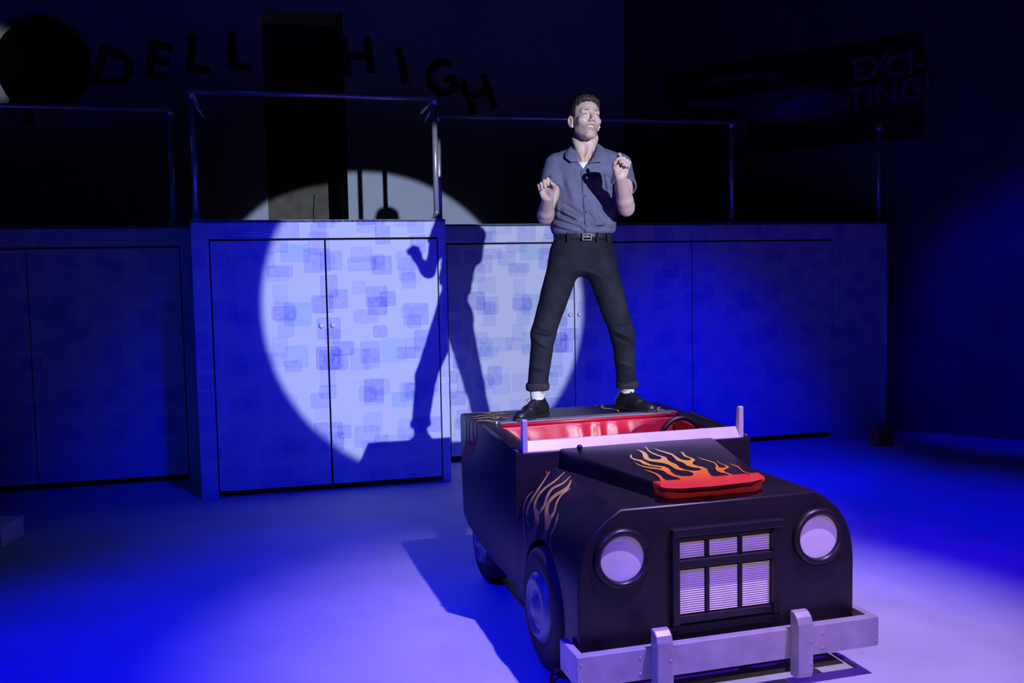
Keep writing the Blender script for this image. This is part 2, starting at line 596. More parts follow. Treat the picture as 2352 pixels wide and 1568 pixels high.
for x in (-0.055, 2.66, 4.20):
    post(r2, x, 0.09, 0, RZ - 0.01)
tube('rail', [(-0.055, 0.09, RZ - 0.01), (2.66, 0.09, RZ - 0.01)], 0.019, M_STEEL, r2, 14)
r3 = tag(empty('railing', REC + np.array([0, 0, HT]), YAW_W), 'dark steel railing on the wall left of the double-door bay', 'railing')
for x in (-6.6, -4.4, -2.2):
    post(r3, x, 0.09, 0, RZ - 0.01)
tube('rail', [(-6.6, 0.09, RZ - 0.01), (-2.2, 0.09, RZ - 0.01)], 0.019, M_STEEL, r3, 14)
tube('edge_trim', [(4.225, -0.012, 0.0), (4.225, -0.012, HT)], 0.012, M_STEEL, struct(at_wall(boxes('trim_3', [(4.205, 4.245, -0.006, 0.0, 0, HT)], M_FLAT), REC)), 10)


# arched lettering on the back wall
def text_mesh(ch, size, ext):
    c = bpy.data.curves.new('letter', 'FONT')
    c.body = ch
    c.size = size
    c.extrude = ext
    c.offset = size * 0.02
    c.align_x = 'CENTER'
    c.align_y = 'CENTER'
    c.resolution_u = 3
    ob = bpy.data.objects.new('tmp_text', c)
    COL.objects.link(ob)
    bpy.context.view_layer.update()
    me = bpy.data.meshes.new_from_object(ob.evaluated_get(bpy.context.evaluated_depsgraph_get()))
    bpy.data.objects.remove(ob)
    bpy.data.curves.remove(c)
    me.name = 'letter'
    return me


sg = tag(empty('school_sign', BK - WN * 0.02, YAW_W), 'dark arched letters reading RYDELL HIGH on the back wall', 'sign')
for ch, x, y, rt in (('R', 60, 235, 30), ('Y', 158, 195, 22), ('D', 262, 162, 15), ('E', 362, 145, 10), ('L', 455, 130, 6), ('L', 548, 125, 3),
                     ('H', 822, 135, -6), ('I', 925, 158, -11), ('G', 1014, 186, -16), ('H', 1100, 222, -20)):
    p = on_plane(x, y, BK, WN) - BK
    lo = link('letter', text_mesh(ch, 0.52, 0.012), M_LETTER, sg)
    lo.location = (float(np.dot(p, WD)), 0, float(p[2]))
    lo.rotation_euler = (pi / 2, -radians(-rt), 0)

# billboard on the angled wall
bb = tag(empty('billboard', pR - RN * 0.06, yr), 'black billboard reading EXCITING with a painted pale vehicle on the side wall', 'billboard')


def rw(x, y):
    p = on_plane(x, y, pR - RN * 0.06, RN) - (pR - RN * 0.06)
    return float(np.dot(p, RD)), float(p[2])


ax, az = rw(1535, 170)
bx_, bz = rw(2120, 85)
cx_, cz = rw(1535, 372)
dx_, dz = rw(2118, 312)
zt, zb = (az + bz) / 2, (cz + dz) / 2
box('board', ax, bx_, 0, 0.05, zb, zt, M_BOARD, bb, 0.004, 1)


def flat_poly(name, pts, y, m, parent, th=0.006):
    P = [rw(*p) for p in pts]
    tri = tessellate_polygon([[Vector((p[0], p[1], 0)) for p in P]])
    n = len(P)
    v = [(p[0], y, p[1]) for p in P] + [(p[0], y - th, p[1]) for p in P]
    f = [tuple(t) for t in tri] + [tuple(n + i for i in t[::-1]) for t in tri] + [(i, (i + 1) % n, n + (i + 1) % n, n + i) for i in range(n)]
    return pyd(name, v, f, m, parent)


flat_poly('painted_body', [(1560, 240), (1600, 228), (1690, 225), (1750, 212), (1850, 196), (1930, 215), (1962, 232), (1930, 256), (1860, 278), (1760, 288), (1715, 275), (1690, 252), (1620, 250)], 0, M_PRINT, bb)
flat_poly('painted_window', [(1775, 252), (1800, 235), (1850, 220), (1900, 222), (1880, 245), (1830, 262), (1780, 268)], -0.007, M_PRINT2, bb)
flat_poly('painted_fin', [(1605, 205), (1640, 180), (1720, 170), (1780, 165), (1810, 190), (1790, 187), (1720, 182), (1650, 192)], 0, M_PRINT, bb)
for (x, y, rx, ry) in ((1702, 298, 14, 34), (1577, 282, 9, 18)):
    flat_poly('painted_wheel', [(x + rx * cos(2 * pi * k / 24), y + ry * sin(2 * pi * k / 24)) for k in range(24)], -0.007, M_PRINT, bb)
for tx, x, y, s in (('EX', 2000, 158, 0.30), ('CI-', 2078, 150, 0.30), ('TING!', 2042, 216, 0.30)):
    p = rw(x, y)
    lo = link('lettering', text_mesh(tx, s, 0.006), M_PRINT, bb)
    lo.location = (p[0], -0.005, p[1])
    lo.rotation_euler = (pi / 2, -0.05, 0)

# round black disc on the back wall at far left
p = on_plane(100, 150, BK - WN * 0.14, WN)
dk = tag(empty('wall_disc', p, YAW_W), 'large black round disc on the wall at the top left', 'disc')
lathe('disc', [(0, -0.02), (0.40, -0.02), (0.44, -0.008), (0.44, 0.008), (0.40, 0.02), (0, 0.02)], 'y', M_VINYLDISC, dk, 64)
tube('bracket', [(0, 0.02, 0), (0, 0.138, 0)], 0.03, M_TRIM, dk, 12)

# red box and white block
rb = tag(empty('red_box', on_z(2031, 1024, 0), YAW_W), 'small red box with black handle on the floor at the wall end', 'box')
box('case', -0.08, 0.08, -0.02, 0.12, 0, 0.15, M_REDBOX, rb, 0.006)
box('lid', -0.083, 0.083, -0.023, 0.123, 0.135, 0.158, M_REDBOX, rb, 0.006)
tube('handle', [(-0.045, 0.05, 0.155), (-0.04, 0.05, 0.185), (0.0, 0.05, 0.195), (0.04, 0.05, 0.185), (0.045, 0.05, 0.155)], 0.008, M_BLACK, rb, 8)
wb = tag(empty('painted_block', on_z(0, 1262, 0) + np.array([-0.205, 0.02, 0]), 0.05), 'white painted block cut off by the left edge of the photo', 'block')
box('block', -0.2, 0.2, 0, 0.3, 0, 0.125, M_BLOCK, wb, 0.004)
box('cap', -0.203, 0.203, -0.003, 0.303, 0.118, 0.128, M_BLOCK, wb, 0.002)

# ------------------------------------------------------------------ the car
CO = np.array([0.785, 3.539, 0.0])
CY = 0.2802
CX_ = np.array([cos(CY), sin(CY), 0])
CYY = np.array([-sin(CY), cos(CY), 0])
car = tag(empty('stage_car', CO, CY), 'black wooden stage car with orange flames and red cockpit under the performer', 'car')


def to_car(p):
    d = np.asarray(p) - CO
    return np.array([d @ CX_, d @ CYY, d[2]])


def car_ray(x, y):
    d = ray(x, y)
    o_ = to_car(CPOS)
    return o_, np.array([d @ CX_, d @ CYY, d[2]])


# front body
half = [(-0.585, 0.17), (-0.585, 0.44), (-0.581, 0.50), (-0.568, 0.56), (-0.545, 0.612), (-0.512, 0.657), (-0.468, 0.696), (-0.412, 0.731)]
prof = half + [(-x, z) for x, z in half[::-1]]
bm = bmesh.new()
A = [bm.verts.new((x, 0, z)) for x, z in prof]
B = [bm.verts.new((x, 0.80, z)) for x, z in prof]
bm.faces.new(A)
bm.faces.new(B[::-1])
for i in range(len(prof)):
    bm.faces.new((A[i], B[i], B[(i + 1) % len(prof)], A[(i + 1) % len(prof)]))
bmesh.ops.recalc_face_normals(bm, faces=bm.faces)
bmesh.ops.bevel(bm, geom=[e for e in bm.edges if e.verts[0].co.y < 0.001 and e.verts[1].co.y < 0.001], offset=0.012, segments=3, affect='EDGES', profile=0.5)
fb = bm_obj('front_body', bm, M_CARBLK, car)
HLX, HLZ = (-0.411, 0.418), (0.548, 0.552)
cut = []
for hx, hz in zip(HLX, HLZ):
    cut.append(lathe('cutter', [(0.086, -0.1), (0.086, 0.055)], 'y', None, car, 40, (hx, 0, hz)))
cut.append(box('cutter', -0.188, 0.212, -0.05, 0.030, 0.300, 0.598, None, car))
WY, WZ, WR = 0.415, 0.25, 0.243
for s in (-1, 1):
    cut.append(lathe('cutter', [(0.262, s * 0.40), (0.262, s * 0.75)], 'x', None, car, 48, (0, WY, WZ + 0.005)))
boolcut(fb, cut)
auto_smooth(fb, 0.5)

# cockpit body
sp_ = [(0.79, 0.20), (0.79, 0.807), (1.38, 0.842), (1.84, 0.845), (1.862, 0.838), (1.872, 0.815), (1.868, 0.60), (1.842, 0.29), (1.74, 0.25), (1.22, 0.20)]
cb_ = prism('cockpit_body', sp_, 'x', -0.585, 0.585, M_CARBLK, car, 0.008, 2)
WY2 = 1.53
cut = [box('cutter', -0.492, 0.492, 0.85, 1.40, 0.40, 1.2, None, car)]
boolcut(cb_, cut)
auto_smooth(cb_, 0.5)

# upholstery
nx, nz = 90, 24
v, f = [], []
for j in range(nz + 1):
    for i in range(nx + 1):
        x = -0.49 + 0.98 * i / nx
        t_ = j / nz
        w = 0
        for (c0, wd, am, sl) in ((-0.06, .020, .008, .04), (0.0, .017, -.007, -.03), (0.045, .016, .008, .02), (0.09, .02, -.006, -.05), (0.14, .018, .007, .03), (0.20, .022, -.005, .05),
                                 (-0.14, .03, -.004, .06), (-0.30, .05, .004, .1), (0.30, .03, .004, -.08), (-0.42, .03, .005, .2)):
            w += am * math.exp(-((x - c0 - sl * (1 - t_)) / wd) ** 2) * (0.35 + 0.65 * t_) * (1 - max(0, (t_ - .93) / .07))
        v.append((x, 1.335 + 0.055 * t_ - 0.016 * sin(pi * t_) - w, 0.45 + 0.382 * t_))
for j in range(nz):
    for i in range(nx):
        a = j * (nx + 1) + i
        f.append((a, a + 1, a + nx + 2, a + nx + 1))
st = pyd('seat_back', v, f, M_VINYL, car, True)
sd = st.modifiers.new('thick', 'SOLIDIFY')
sd.thickness = 0.015
sd.offset = -1
for s in (-1, 1):
    x0, x1 = (-0.4905, -0.462) if s < 0 else (0.462, 0.4905)
    prism('side_upholstery', [(0.86, 0.43), (0.86, 0.800), (1.36, 0.828), (1.33, 0.43)], 'x', x0, x1, M_VINYL, car, 0.006)
box('seat_cushion', -0.455, 0.455, 1.02, 1.33, 0.42, 0.52, M_VINYL, car, 0.02, 3)
tube('top_piping', [(-0.485, 1.392, 0.838), (0, 1.392, 0.840), (0.485, 1.392, 0.838)], 0.008, M_VINYL, car, 10)
# grey edging strip with rounded left end
pol = [(-0.485, 1.40)] + [(0.50, 1.40), (0.50, 1.468)] + [(-0.40, 1.468), (-0.44, 1.462), (-0.475, 1.44)]
prism('deck_edging', pol, 'z', 0.8445, 0.853, M_EDGING, car, 0.003)
lathe('edging_stud', [(0.0, 0.862), (0.007, 0.860), (0.009, 0.853), (0.009, 0.843)], 'z', M_SCREW, car, 14, (-0.503, 1.405, 0))
tube('rail_trim', [(-0.57, 0.80, 0.808), (-0.575, 1.38, 0.843)], 0.010, M_CARBLK, car, 10)
tube('rail_trim', [(0.57, 0.80, 0.808), (0.575, 1.38, 0.843)], 0.010, M_CARBLK, car, 10)

# windscreen frame
wsf = prism('windscreen_bar', [(0.797, 0.804), (0.799, 0.812), (0.826, 0.856), (0.838, 0.856), (0.838, 0.804)], 'x', -0.527, 0.536, M_BAR, car, 0.002, 1)
for s, x in ((-1, -0.534), (1, 0.540)):
    prism('windscreen_upright', [(0.800, 0.803), (0.800, 0.952), (0.812, 0.956), (0.826, 0.950), (0.830, 0.90), (0.836, 0.855), (0.852, 0.825), (0.872, 0.806)], 'x', x - 0.012, x + 0.012, M_BAR, car, 0.003)

# scoop on the bonnet


def scoop_outline(w_b, w_f, y_f, y_b, r):
    pts = [(-w_b, y_b)]
    n = 8
    for k in range(n + 1):
        a = pi + (pi / 2) * k / n
        pts.append((-w_f + r + r * cos(a), y_f + r + r * sin(a)))
    for k in range(n + 1):
        a = 1.5 * pi + (pi / 2) * k / n
        pts.append((w_f - r + r * cos(a), y_f + r + r * sin(a)))
    pts.append((w_b, y_b))
    return pts


SCX = 0.008


def scoop_z(y):
    return 0.790 + (0.815 - 0.790) * (y - 0.07) / (0.80 - 0.07)


def scoop_side(y, t):   # half width along the tapering scoop
    return 0.215 + (0.385 - 0.215) * (y - 0.07) / (0.73)


# scoop body: tapered slab behind the lip
ys = [0.135, 0.30, 0.45, 0.60, 0.80]
v, f = [], []
for y in ys:
    hw = scoop_side(y, 0)
    zt_ = scoop_z(y)
    r = 0.014
    ring = [(-hw + 0.012, 0.700), (-hw, 0.712), (-hw, zt_ - r), (-hw + r * 0.3, zt_ - r * 0.3), (-hw + r, zt_), (0, zt_ + 0.002), (hw - r, zt_), (hw - r * 0.3, zt_ - r * 0.3), (hw, zt_ - r), (hw, 0.712), (hw - 0.012, 0.700)]
    v += [(SCX + x, y, z) for x, z in ring]
nr = 11
for i in range(len(ys) - 1):
    for k in range(nr):
        a, b = i * nr + k, i * nr + (k + 1) % nr
        f.append((a, b, b + nr, a + nr))
f.append(tuple(range(nr)))
f.append(tuple((len(ys) - 1) * nr + k for k in range(nr))[::-1])
so = pyd('hood_scoop', v, f, M_CARBLK, car)
auto_smooth(so, 0.7)
# red lip: rounded tray front, undercut
layers = [(0.790, 0.012, 0.0), (0.7895, 0.004, 0.0), (0.785, 0.0, 0.0), (0.774, -0.001, 0.0), (0.768, 0.005, 0.0), (0.764, 0.007, 0.0), (0.750, 0.010, 0.0), (0.737, 0.018, 0.0), (0.7315, 0.028, 0.0)]
v, f = [], []
cnt = None
for (z, ins, _) in layers:
    ol = scoop_outline(scoop_side(0.135, 0) - ins * 0.6, 0.222 - ins * 0.8, 0.055 + ins * 0.55, 0.137, 0.03)
    cnt = len(ol)
    v += [(SCX + x, y, z + (0.0022 * (y - 0.055) / 0.08 if z > 0.78 else 0)) for x, y in ol]
for i in range(len(layers) - 1):
    for k in range(cnt):
        a, b = i * cnt + k, i * cnt + (k + 1) % cnt
        f.append((a, a + cnt, b + cnt, b))
f.append(tuple(range(cnt)))
f.append(tuple((len(layers) - 1) * cnt + k for k in range(cnt))[::-1])
lp = pyd('scoop_lip', v, f, M_RED, car)
auto_smooth(lp, 0.9)
lathe('hood_knob', [(0, -0.014), (0.010, -0.010), (0.0145, 0), (0.010, 0.010), (0, 0.0145)], 'z', M_TRIM, car, 20, tuple(np.array([-0.30, 0.74, 0.826])))
prism('red_tab', [(-0.452, 0.708), (-0.428, 0.708), (-0.445, 0.728)], 'y', 0.776, 0.7895, M_FRED, car)

# headlamps
for hx, hz in zip(HLX, HLZ):
    h = lathe('headlamp', [(0.0855, -0.004), (0.090, -0.018), (0.100, -0.022), (0.110, -0.016), (0.116, 0.002), (0.0855, 0.002)], 'y', M_TRIM, car, 56, (hx, 0, hz), closed=True)
    lathe('reflector', [(0.0855, -0.004), (0.0850, 0.046), (0.0835, 0.0485), (0.0, 0.050)], 'y', M_WHITE, h, 48, (hx, 0, hz), smooth=False)

# grille
gr = boxes('grille_frame', [(-0.216, -0.186, -0.024, 0.004, 0.272, 0.640), (0.210, 0.246, -0.024, 0.004, 0.272, 0.640), (-0.216, 0.252, -0.030, 0.004, 0.612, 0.642),
                            (-0.186, 0.210, -0.012, 0.004, 0.592, 0.612), (-0.186, 0.210, -0.016, 0.004, 0.276, 0.304),
                            (-0.186, 0.214, -0.020, 0.028, 0.488, 0.518)], M_TRIM, car, 0.004)
boxes('grille_sill', [(-0.235, 0.258, -0.010, 0.004, 0.236, 0.268)], M_TRIM, car, 0.004)
cols = [(-0.186, -0.070), (-0.054, 0.070), (0.086, 0.210)]
for i, xm in enumerate((-0.062, 0.078)):
    box('mullion', xm - 0.008, xm + 0.008, -0.004, 0.028, 0.300, 0.598, M_TRIM, car, 0.003, 1)
for (x0, x1) in cols:
    for (z0, z1, ns) in ((0.519, 0.592, 7), (0.305, 0.487, 20)):
        vt = boxes('grille_vent', [(x0, x1, 0.022, 0.0285, z0, z1)], M_SLAT, car)
        pz = (z1 - 0.010 - z0) / ns
        me = None
        for k in range(ns):
            zz = z0 + pz * (k + 0.5)
            if me is None:
                th = pz * 0.34
                sv, sf = [], []
                for x in (x0 + 0.003, x1 - 0.003):
                    sv += [(x, 0.004, -th), (x, 0.022, th * 0.9), (x, 0.022, th * 1.9), (x, 0.004, th * 0.75), (x, 0.002, 0.0)]
                sf = [(0, 1, 2, 3, 4), (9, 8, 7, 6, 5)] + [(q, (q + 1) % 5, 5 + (q + 1) % 5, 5 + q) for q in range(5)]
                so_ = pyd('slat', sv, sf, M_SLAT, vt)
                bm = bmesh.new()
                bm.from_mesh(so_.data)
                bmesh.ops.recalc_face_normals(bm, faces=bm.faces)
                bm.to_mesh(so_.data)
                bm.free()
                me = so_.data
            else:
                so_ = link('slat', me, None, vt)
            so_.location = (0, 0, zz)

# bumper
bp_ = boxes('bumper', [(-0.627, 0.627, -0.100, -0.060, 0.122, 0.238), (-0.627, -0.596, -0.060, 0.09, 0.122, 0.238), (0.596, 0.627, -0.060, 0.09, 0.122, 0.238),
                       (-0.45, -0.36, -0.060, 0.0, 0.13, 0.175), (0.36, 0.45, -0.060, 0.0, 0.13, 0.175)], M_SILVER, car, 0.003)
for ox in (-0.312, 0.263):
    yp = [(-0.100, 0.060), (-0.100, 0.312), (-0.112, 0.314), (-0.130, 0.310), (-0.148, 0.296), (-0.158, 0.272), (-0.160, 0.24), (-0.160, 0.085), (-0.152, 0.066), (-0.14, 0.06)]
    ov = prism('overrider', yp, 'x', ox - 0.032, ox + 0.032, M_SILVER, bp_, 0.005)
scr = [(x, -0.1, z) for x in (-0.610, 0.612) for z in (0.145, 0.210)] + [(x, -0.1, z) for x in (-0.385, 0.375) for z in (0.148, 0.205)] + [(x + 0.02, -0.160, z) for x in (-0.312, 0.263) for z in (0.122, 0.208)]
me = None
for s_ in scr:
    if me is None:
        so_ = lathe('screw', [(0, -0.003), (0.004, -0.0025), (0.0048, 0.0005)], 'y', M_SCREW, bp_, 10)
        me = so_.data
    else:
        so_ = link('screw', me, None, bp_)
    so_.location = s_


# wheels
def wheel(x, y, z, R, s):
    w_ = lathe('wheel', [(0.10, s * (x - 0.0)), (0.10, 0)], 'x', M_TYRE, car, 8) if False else None
    xo = x
    t_ = lathe('tyre', [(R * 0.55, xo), (R * 0.62, xo + s * 0.012), (R * 0.85, xo + s * 0.016), (R * 0.97, xo + s * 0.004), (R, xo - s * 0.02), (R, xo - s * 0.09), (R * 0.95, xo - s * 0.115), (R * 0.55, xo - s * 0.115)],
               'x', M_TYRE, car, 48, (0, y, z), closed=True)
    lathe('hubcap', [(R * 0.60, xo - s * 0.005), (R * 0.585, xo + s * 0.014), (R * 0.50, xo + s * 0.030), (R * 0.44, xo + s * 0.034), (R * 0.40, xo + s * 0.018), (R * 0.22, xo + s * 0.022), (R * 0.16, xo + s * 0.040), (0, xo + s * 0.046)],
          'x', M_HUB, t_, 40, (0, y, z))
    return t_


for s in (-1, 1):
    wheel(s * 0.592, WY, WZ - 0.004, WR, s)
    wheel(s * 0.545, 1.56, 0.205, 0.20, s)

# steering wheel
SWC = np.array([0.312, 0.985, 0.783])
tl = radians(4)
e1 = np.array([1, 0, 0.])
e2 = np.array([0, sin(tl) * -1.0, cos(tl)])   # up the rim, leaning to the windscreen
e3 = np.cross(e1, e2)
R_, r_ = 0.106, 0.0125
v, f = [], []
n1, n2 = 56, 12
for i in range(n1):
    a = 2 * pi * i / n1
    rd = e1 * cos(a) + e2 * sin(a)
    for k in range(n2):
        b = 2 * pi * k / n2
        v.append(SWC + rd * (R_ + r_ * cos(b)) + e3 * (r_ * sin(b)))
for i in range(n1):
    for k in range(n2):
        f.append((i * n2 + k, ((i + 1) % n1) * n2 + k, ((i + 1) % n1) * n2 + (k + 1) % n2, i * n2 + (k + 1) % n2))
sw = pyd('steering_wheel', v, f, M_TRIM, car, True)
for a in (20, 160, 270):
    d = e1 * cos(radians(a)) + e2 * sin(radians(a))
    pts = [SWC + d * 0.02, SWC + d * 0.06, SWC + d * (R_ - 0.004)]
    tube('spoke', pts, [0.013, 0.010, 0.009], M_TRIM, sw, 10)
tube('hub', [SWC - e3 * 0.016, SWC + e3 * 0.016], [0.030, 0.028], M_TRIM, sw, 20)
tube('column', [SWC - e3 * 0.01 * (1 if e3[1] > 0 else 1), SWC + np.array([0, -0.12, -0.045])], 0.014, M_TRIM, sw, 12)

# ---- painted flames: thin paint films lying on the body
bpy.context.view_layer.update()


def bvh_of(o_):
    bm_ = bmesh.new()
    bm_.from_mesh(o_.data)
    t_ = BVHTree.FromBMesh(bm_)
    bm_.free()
    return t_


def hit(tree, x, y, eps=0.0012):
    o_, d_ = car_ray(x, y)
    loc, nrm, idx, dist = tree.ray_cast(Vector(o_), Vector(d_).normalized())
    if loc is None:
        return None
    if nrm.dot(Vector(d_)) > 0:
        nrm = -nrm
    return loc + nrm * eps


def film_poly(name, px, fn, m):
    tri = tessellate_polygon([[Vector((p[0], p[1], 0)) for p in px]])
    v = [fn(*p) for p in px]
    return pyd(name, v, [tuple(t) for t in tri], m, car)


def stroke_px(pts, wids, sub=6):
    """smooth tapered stroke in the painter's plane"""
    P = [np.array(p, float) for p in pts]
    out = []
    n = len(P)
    for i in range(n - 1):
        p0, p1, p2, p3 = P[max(i - 1, 0)], P[i], P[i + 1], P[min(i + 2, n - 1)]
        for k in range(sub):
            t = k / sub
            q = 0.5 * ((2 * p1) + (-p0 + p2) * t + (2 * p0 - 5 * p1 + 4 * p2 - p3) * t * t + (-p0 + 3 * p1 - 3 * p2 + p3) * t ** 3)
            out.append((q, wids[i] + (wids[i + 1] - wids[i]) * t))
    out.append((P[-1], wids[-1]))
    return out


def film_strokes(name, strokes, fn, m, scale=1.0, off=(0, 0)):
    v, f = [], []
    for pts, w_ in strokes:
        s_ = stroke_px([(off[0] + p[0] / scale, off[1] + p[1] / scale) for p in pts], [x / scale for x in w_])
        prev = None
        for i, (q, wd) in enumerate(s_):
            a, b = s_[max(i - 1, 0)][0], s_[min(i + 1, len(s_) - 1)][0]
            t = b - a
            t = t / (np.linalg.norm(t) + 1e-9)
            nrm = np.array([-t[1], t[0]]) * wd / 2
            A_, B_ = fn(*(q + nrm)), fn(*(q - nrm))
            if A_ is None or B_ is None:
                prev = None
                continue
            v += [A_, B_]
            k = len(v)
            if prev is not None:
                f.append((prev - 2, prev - 1, k - 1, k - 2))
            prev = k
    return pyd(name, v, f, m, car)


def on_scoop(x, y):
    o_, d_ = car_ray(x, y)
    # plane z = scoop_z(y) + 0.003
    k = (0.815 - 0.790) / 0.73
    c0 = 0.790 - k * 0.07 + 0.0036
    t_ = (c0 + k * o_[1] - o_[2]) / (d_[2] - k * d_[1])
    return o_ + d_ * t_


def on_deck(x, y):
    o_, d_ = car_ray(x, y)
    t_ = (0.8468 - o_[2]) / d_[2]
    return o_ + d_ * t_


FL = [(1060, 1060), (1065, 1000), (1050, 960), (1000, 920), (940, 895), (870, 870), (950, 888), (1010, 910), (1060, 935), (1095, 970), (1130, 993), (1200, 996), (1275, 994), (1290, 982), (1260, 962), (1200, 947),
      (1150, 925), (1100, 888), (1040, 870), (950, 860), (860, 840), (800, 815), (762, 776), (795, 803), (850, 826), (930, 842), (1000, 850), (1068, 862), (1082, 855), (1060, 845), (1000, 838), (930, 826), (870, 810), (830, 780),
      (760, 760), (722, 735), (722, 710), (750, 697), (736, 716), (746, 738), (790, 754), (850, 764), (900, 788), (960, 818), (1040, 828), (1110, 838), (1160, 862), (1185, 900), (1230, 930), (1300, 946), (1400, 946), (1440, 930),
      (1420, 905), (1370, 886), (1290, 880), (1240, 870), (1200, 845), (1150, 815), (1080, 796), (1000, 786), (930, 775), (880, 752), (865, 720), (860, 690), (830, 665), (785, 643), (850, 658), (900, 682), (920, 708), (932, 740),
      (970, 756), (1040, 759), (1080, 746), (1070, 730), (1020, 714), (960, 690), (920, 660), (905, 635), (875, 610), (912, 624), (932, 654), (972, 680), (1030, 704), (1090, 722), (1130, 735), (1147, 766), (1190, 792), (1240, 812),
      (1280, 850), (1350, 876), (1430, 886), (1500, 882), (1525, 870), (1500, 855), (1420, 845), (1360, 825), (1320, 795), (1250, 770), (1220, 740), (1190, 710), (1120, 685), (1040, 660), (985, 633), (1050, 652), (1130, 673),
      (1200, 694), (1240, 724), (1290, 755), (1340, 768), (1390, 770), (1410, 756), (1380, 740), (1330, 725), (1310, 700), (1300, 682), (1280, 666), (1322, 680), (1342, 708), (1380, 728), (1430, 744), (1456, 766), (1425, 790),
      (1430, 812), (1480, 832), (1540, 842), (1590, 866), (1602, 900), (1630, 936), (1680, 956), (1750, 957), (1810, 951), (1835, 936), (1800, 916), (1740, 906), (1700, 886), (1680, 860), (1690, 830), (1670, 800), (1600, 776),
      (1530, 756), (1475, 730), (1545, 752), (1610, 770), (1680, 794), (1710, 830), (1725, 850), (1770, 851), (1800, 845), (1790, 826), (1740, 806), (1703, 786), (1705, 768), (1716, 789), (1760, 809), (1820, 829), (1837, 851),
      (1800, 866), (1775, 882), (1800, 902), (1860, 922), (1900, 947), (1960, 957), (2040, 957), (2076, 941), (2060, 916), (2000, 902), (1960, 872), (1935, 846), (1890, 826), (1835, 803), (1882, 815), (1942, 836), (1972, 866),
      (2002, 890), (2060, 910), (2130, 921), (2190, 936), (2226, 966), (2190, 985), (2100, 1010), (1700, 1055), (1300, 1085), (1120, 1082), (1075, 1070)]
film_poly('hood_flame', [(1300 + x / 4.9, 900 + y / 4.9) for x, y in FL], on_scoop, M_FHOOD)
# left deck flames  (crop origin 1040,920 scale 9.8)
film_strokes('deck_flame', [
    ([(330, 285), (480, 268), (640, 262), (760, 275), (900, 300), (1040, 305), (1190, 335)], [4, 10, 14, 22, 12, 10, 3]),
    ([(740, 270), (850, 258), (980, 262), (1100, 285), (1190, 275)], [18, 12, 10, 12, 3]),
    ([(980, 258), (1090, 255), (1200, 290), (1400, 305)], [4, 8, 12, 2]),
    ([(410, 360), (540, 350), (680, 325), (860, 325), (1010, 350), (1180, 365)], [4, 14, 14, 12, 12, 3]),
    ([(460, 400), (600, 395), (760, 370), (860, 375), (960, 405), (1080, 385), (1300, 415)], [4, 14, 20, 24, 12, 14, 3]),
    ([(860, 375), (960, 365), (1080, 385), (1180, 378), (1320, 385)], [10, 8, 14, 10, 2]),
    ([(530, 455), (640, 445), (780, 450), (880, 475), (940, 492)], [10, 18, 16, 12, 3]),
    ([(700, 440), (830, 435), (930, 455), (1100, 465)], [12, 10, 14, 3])], on_deck, M_FPALE, 9.8, (1040, 920))
film_strokes('deck_flame', [
    ([(1180, 236), (1130, 228)], [4, 12]),
    ([(1175, 240), (1110, 205), (1060, 195), (1015, 190), (1040, 175), (1070, 170)], [6, 8, 10, 14, 12, 4]),
    ([(320, 160), (345, 148)], [4, 12]),
    ([(590, 228), (585, 205), (520, 188), (430, 182), (400, 165), (430, 150)], [4, 14, 10, 16, 24, 10]),
    ([(880, 118), (925, 125)], [6, 14]),
    ([(925, 155), (990, 145)], [14, 6]),
    ([(930, 158), (960, 188), (985, 180)], [14, 20, 6]),
    ([(1010, 190), (1035, 205), (1085, 220)], [16, 12, 4]),
    ([(1130, 232), (1175, 243)], [6, 3])], on_deck, M_FPALE, 4.9, (1300, 900))
TC = bvh_of(cb_)
TF = bvh_of(fb)


def on_side(x, y):
    return hit(TC, x, y)


def on_front(x, y):
    return hit(TF, x, y)


film_strokes('side_flame', [
    ([(305, 370), (310, 600), (310, 860), (330, 1000)], [8, 16, 26, 60]),
    ([(395, 380), (370, 560), (378, 860), (370, 1000)], [8, 16, 30, 60]),
    ([(465, 420), (455, 600), (460, 840), (430, 1000)], [8, 18, 30, 60]),
    ([(535, 470), (540, 640), (530, 840), (480, 1000)], [8, 16, 40, 70])], on_side, M_FRED, 9.8, (1040, 920))
film_strokes('side_flame', [([(405, 900), (390, 1010), (345, 1150), (290, 1260), (250, 1345)], [235, 225, 205, 165, 90])], on_side, M_FRED, 9.8, (1040, 920))
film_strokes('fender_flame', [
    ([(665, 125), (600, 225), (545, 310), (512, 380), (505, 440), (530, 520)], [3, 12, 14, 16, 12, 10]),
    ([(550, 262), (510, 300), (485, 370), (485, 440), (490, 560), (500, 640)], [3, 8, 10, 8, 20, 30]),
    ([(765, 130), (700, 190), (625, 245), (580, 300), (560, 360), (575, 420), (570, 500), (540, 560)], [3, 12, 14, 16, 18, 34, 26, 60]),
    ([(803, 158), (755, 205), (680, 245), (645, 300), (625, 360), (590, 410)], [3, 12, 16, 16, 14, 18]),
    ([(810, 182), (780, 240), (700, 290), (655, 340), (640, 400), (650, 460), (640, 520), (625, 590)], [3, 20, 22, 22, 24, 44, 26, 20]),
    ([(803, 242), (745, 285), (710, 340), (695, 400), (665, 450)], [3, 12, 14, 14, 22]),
    ([(722, 408), (705, 480), (680, 540), (668, 580), (672, 690)], [4, 12, 10, 8, 4])], on_front, M_FFEND, 2.969, (1040, 1040))

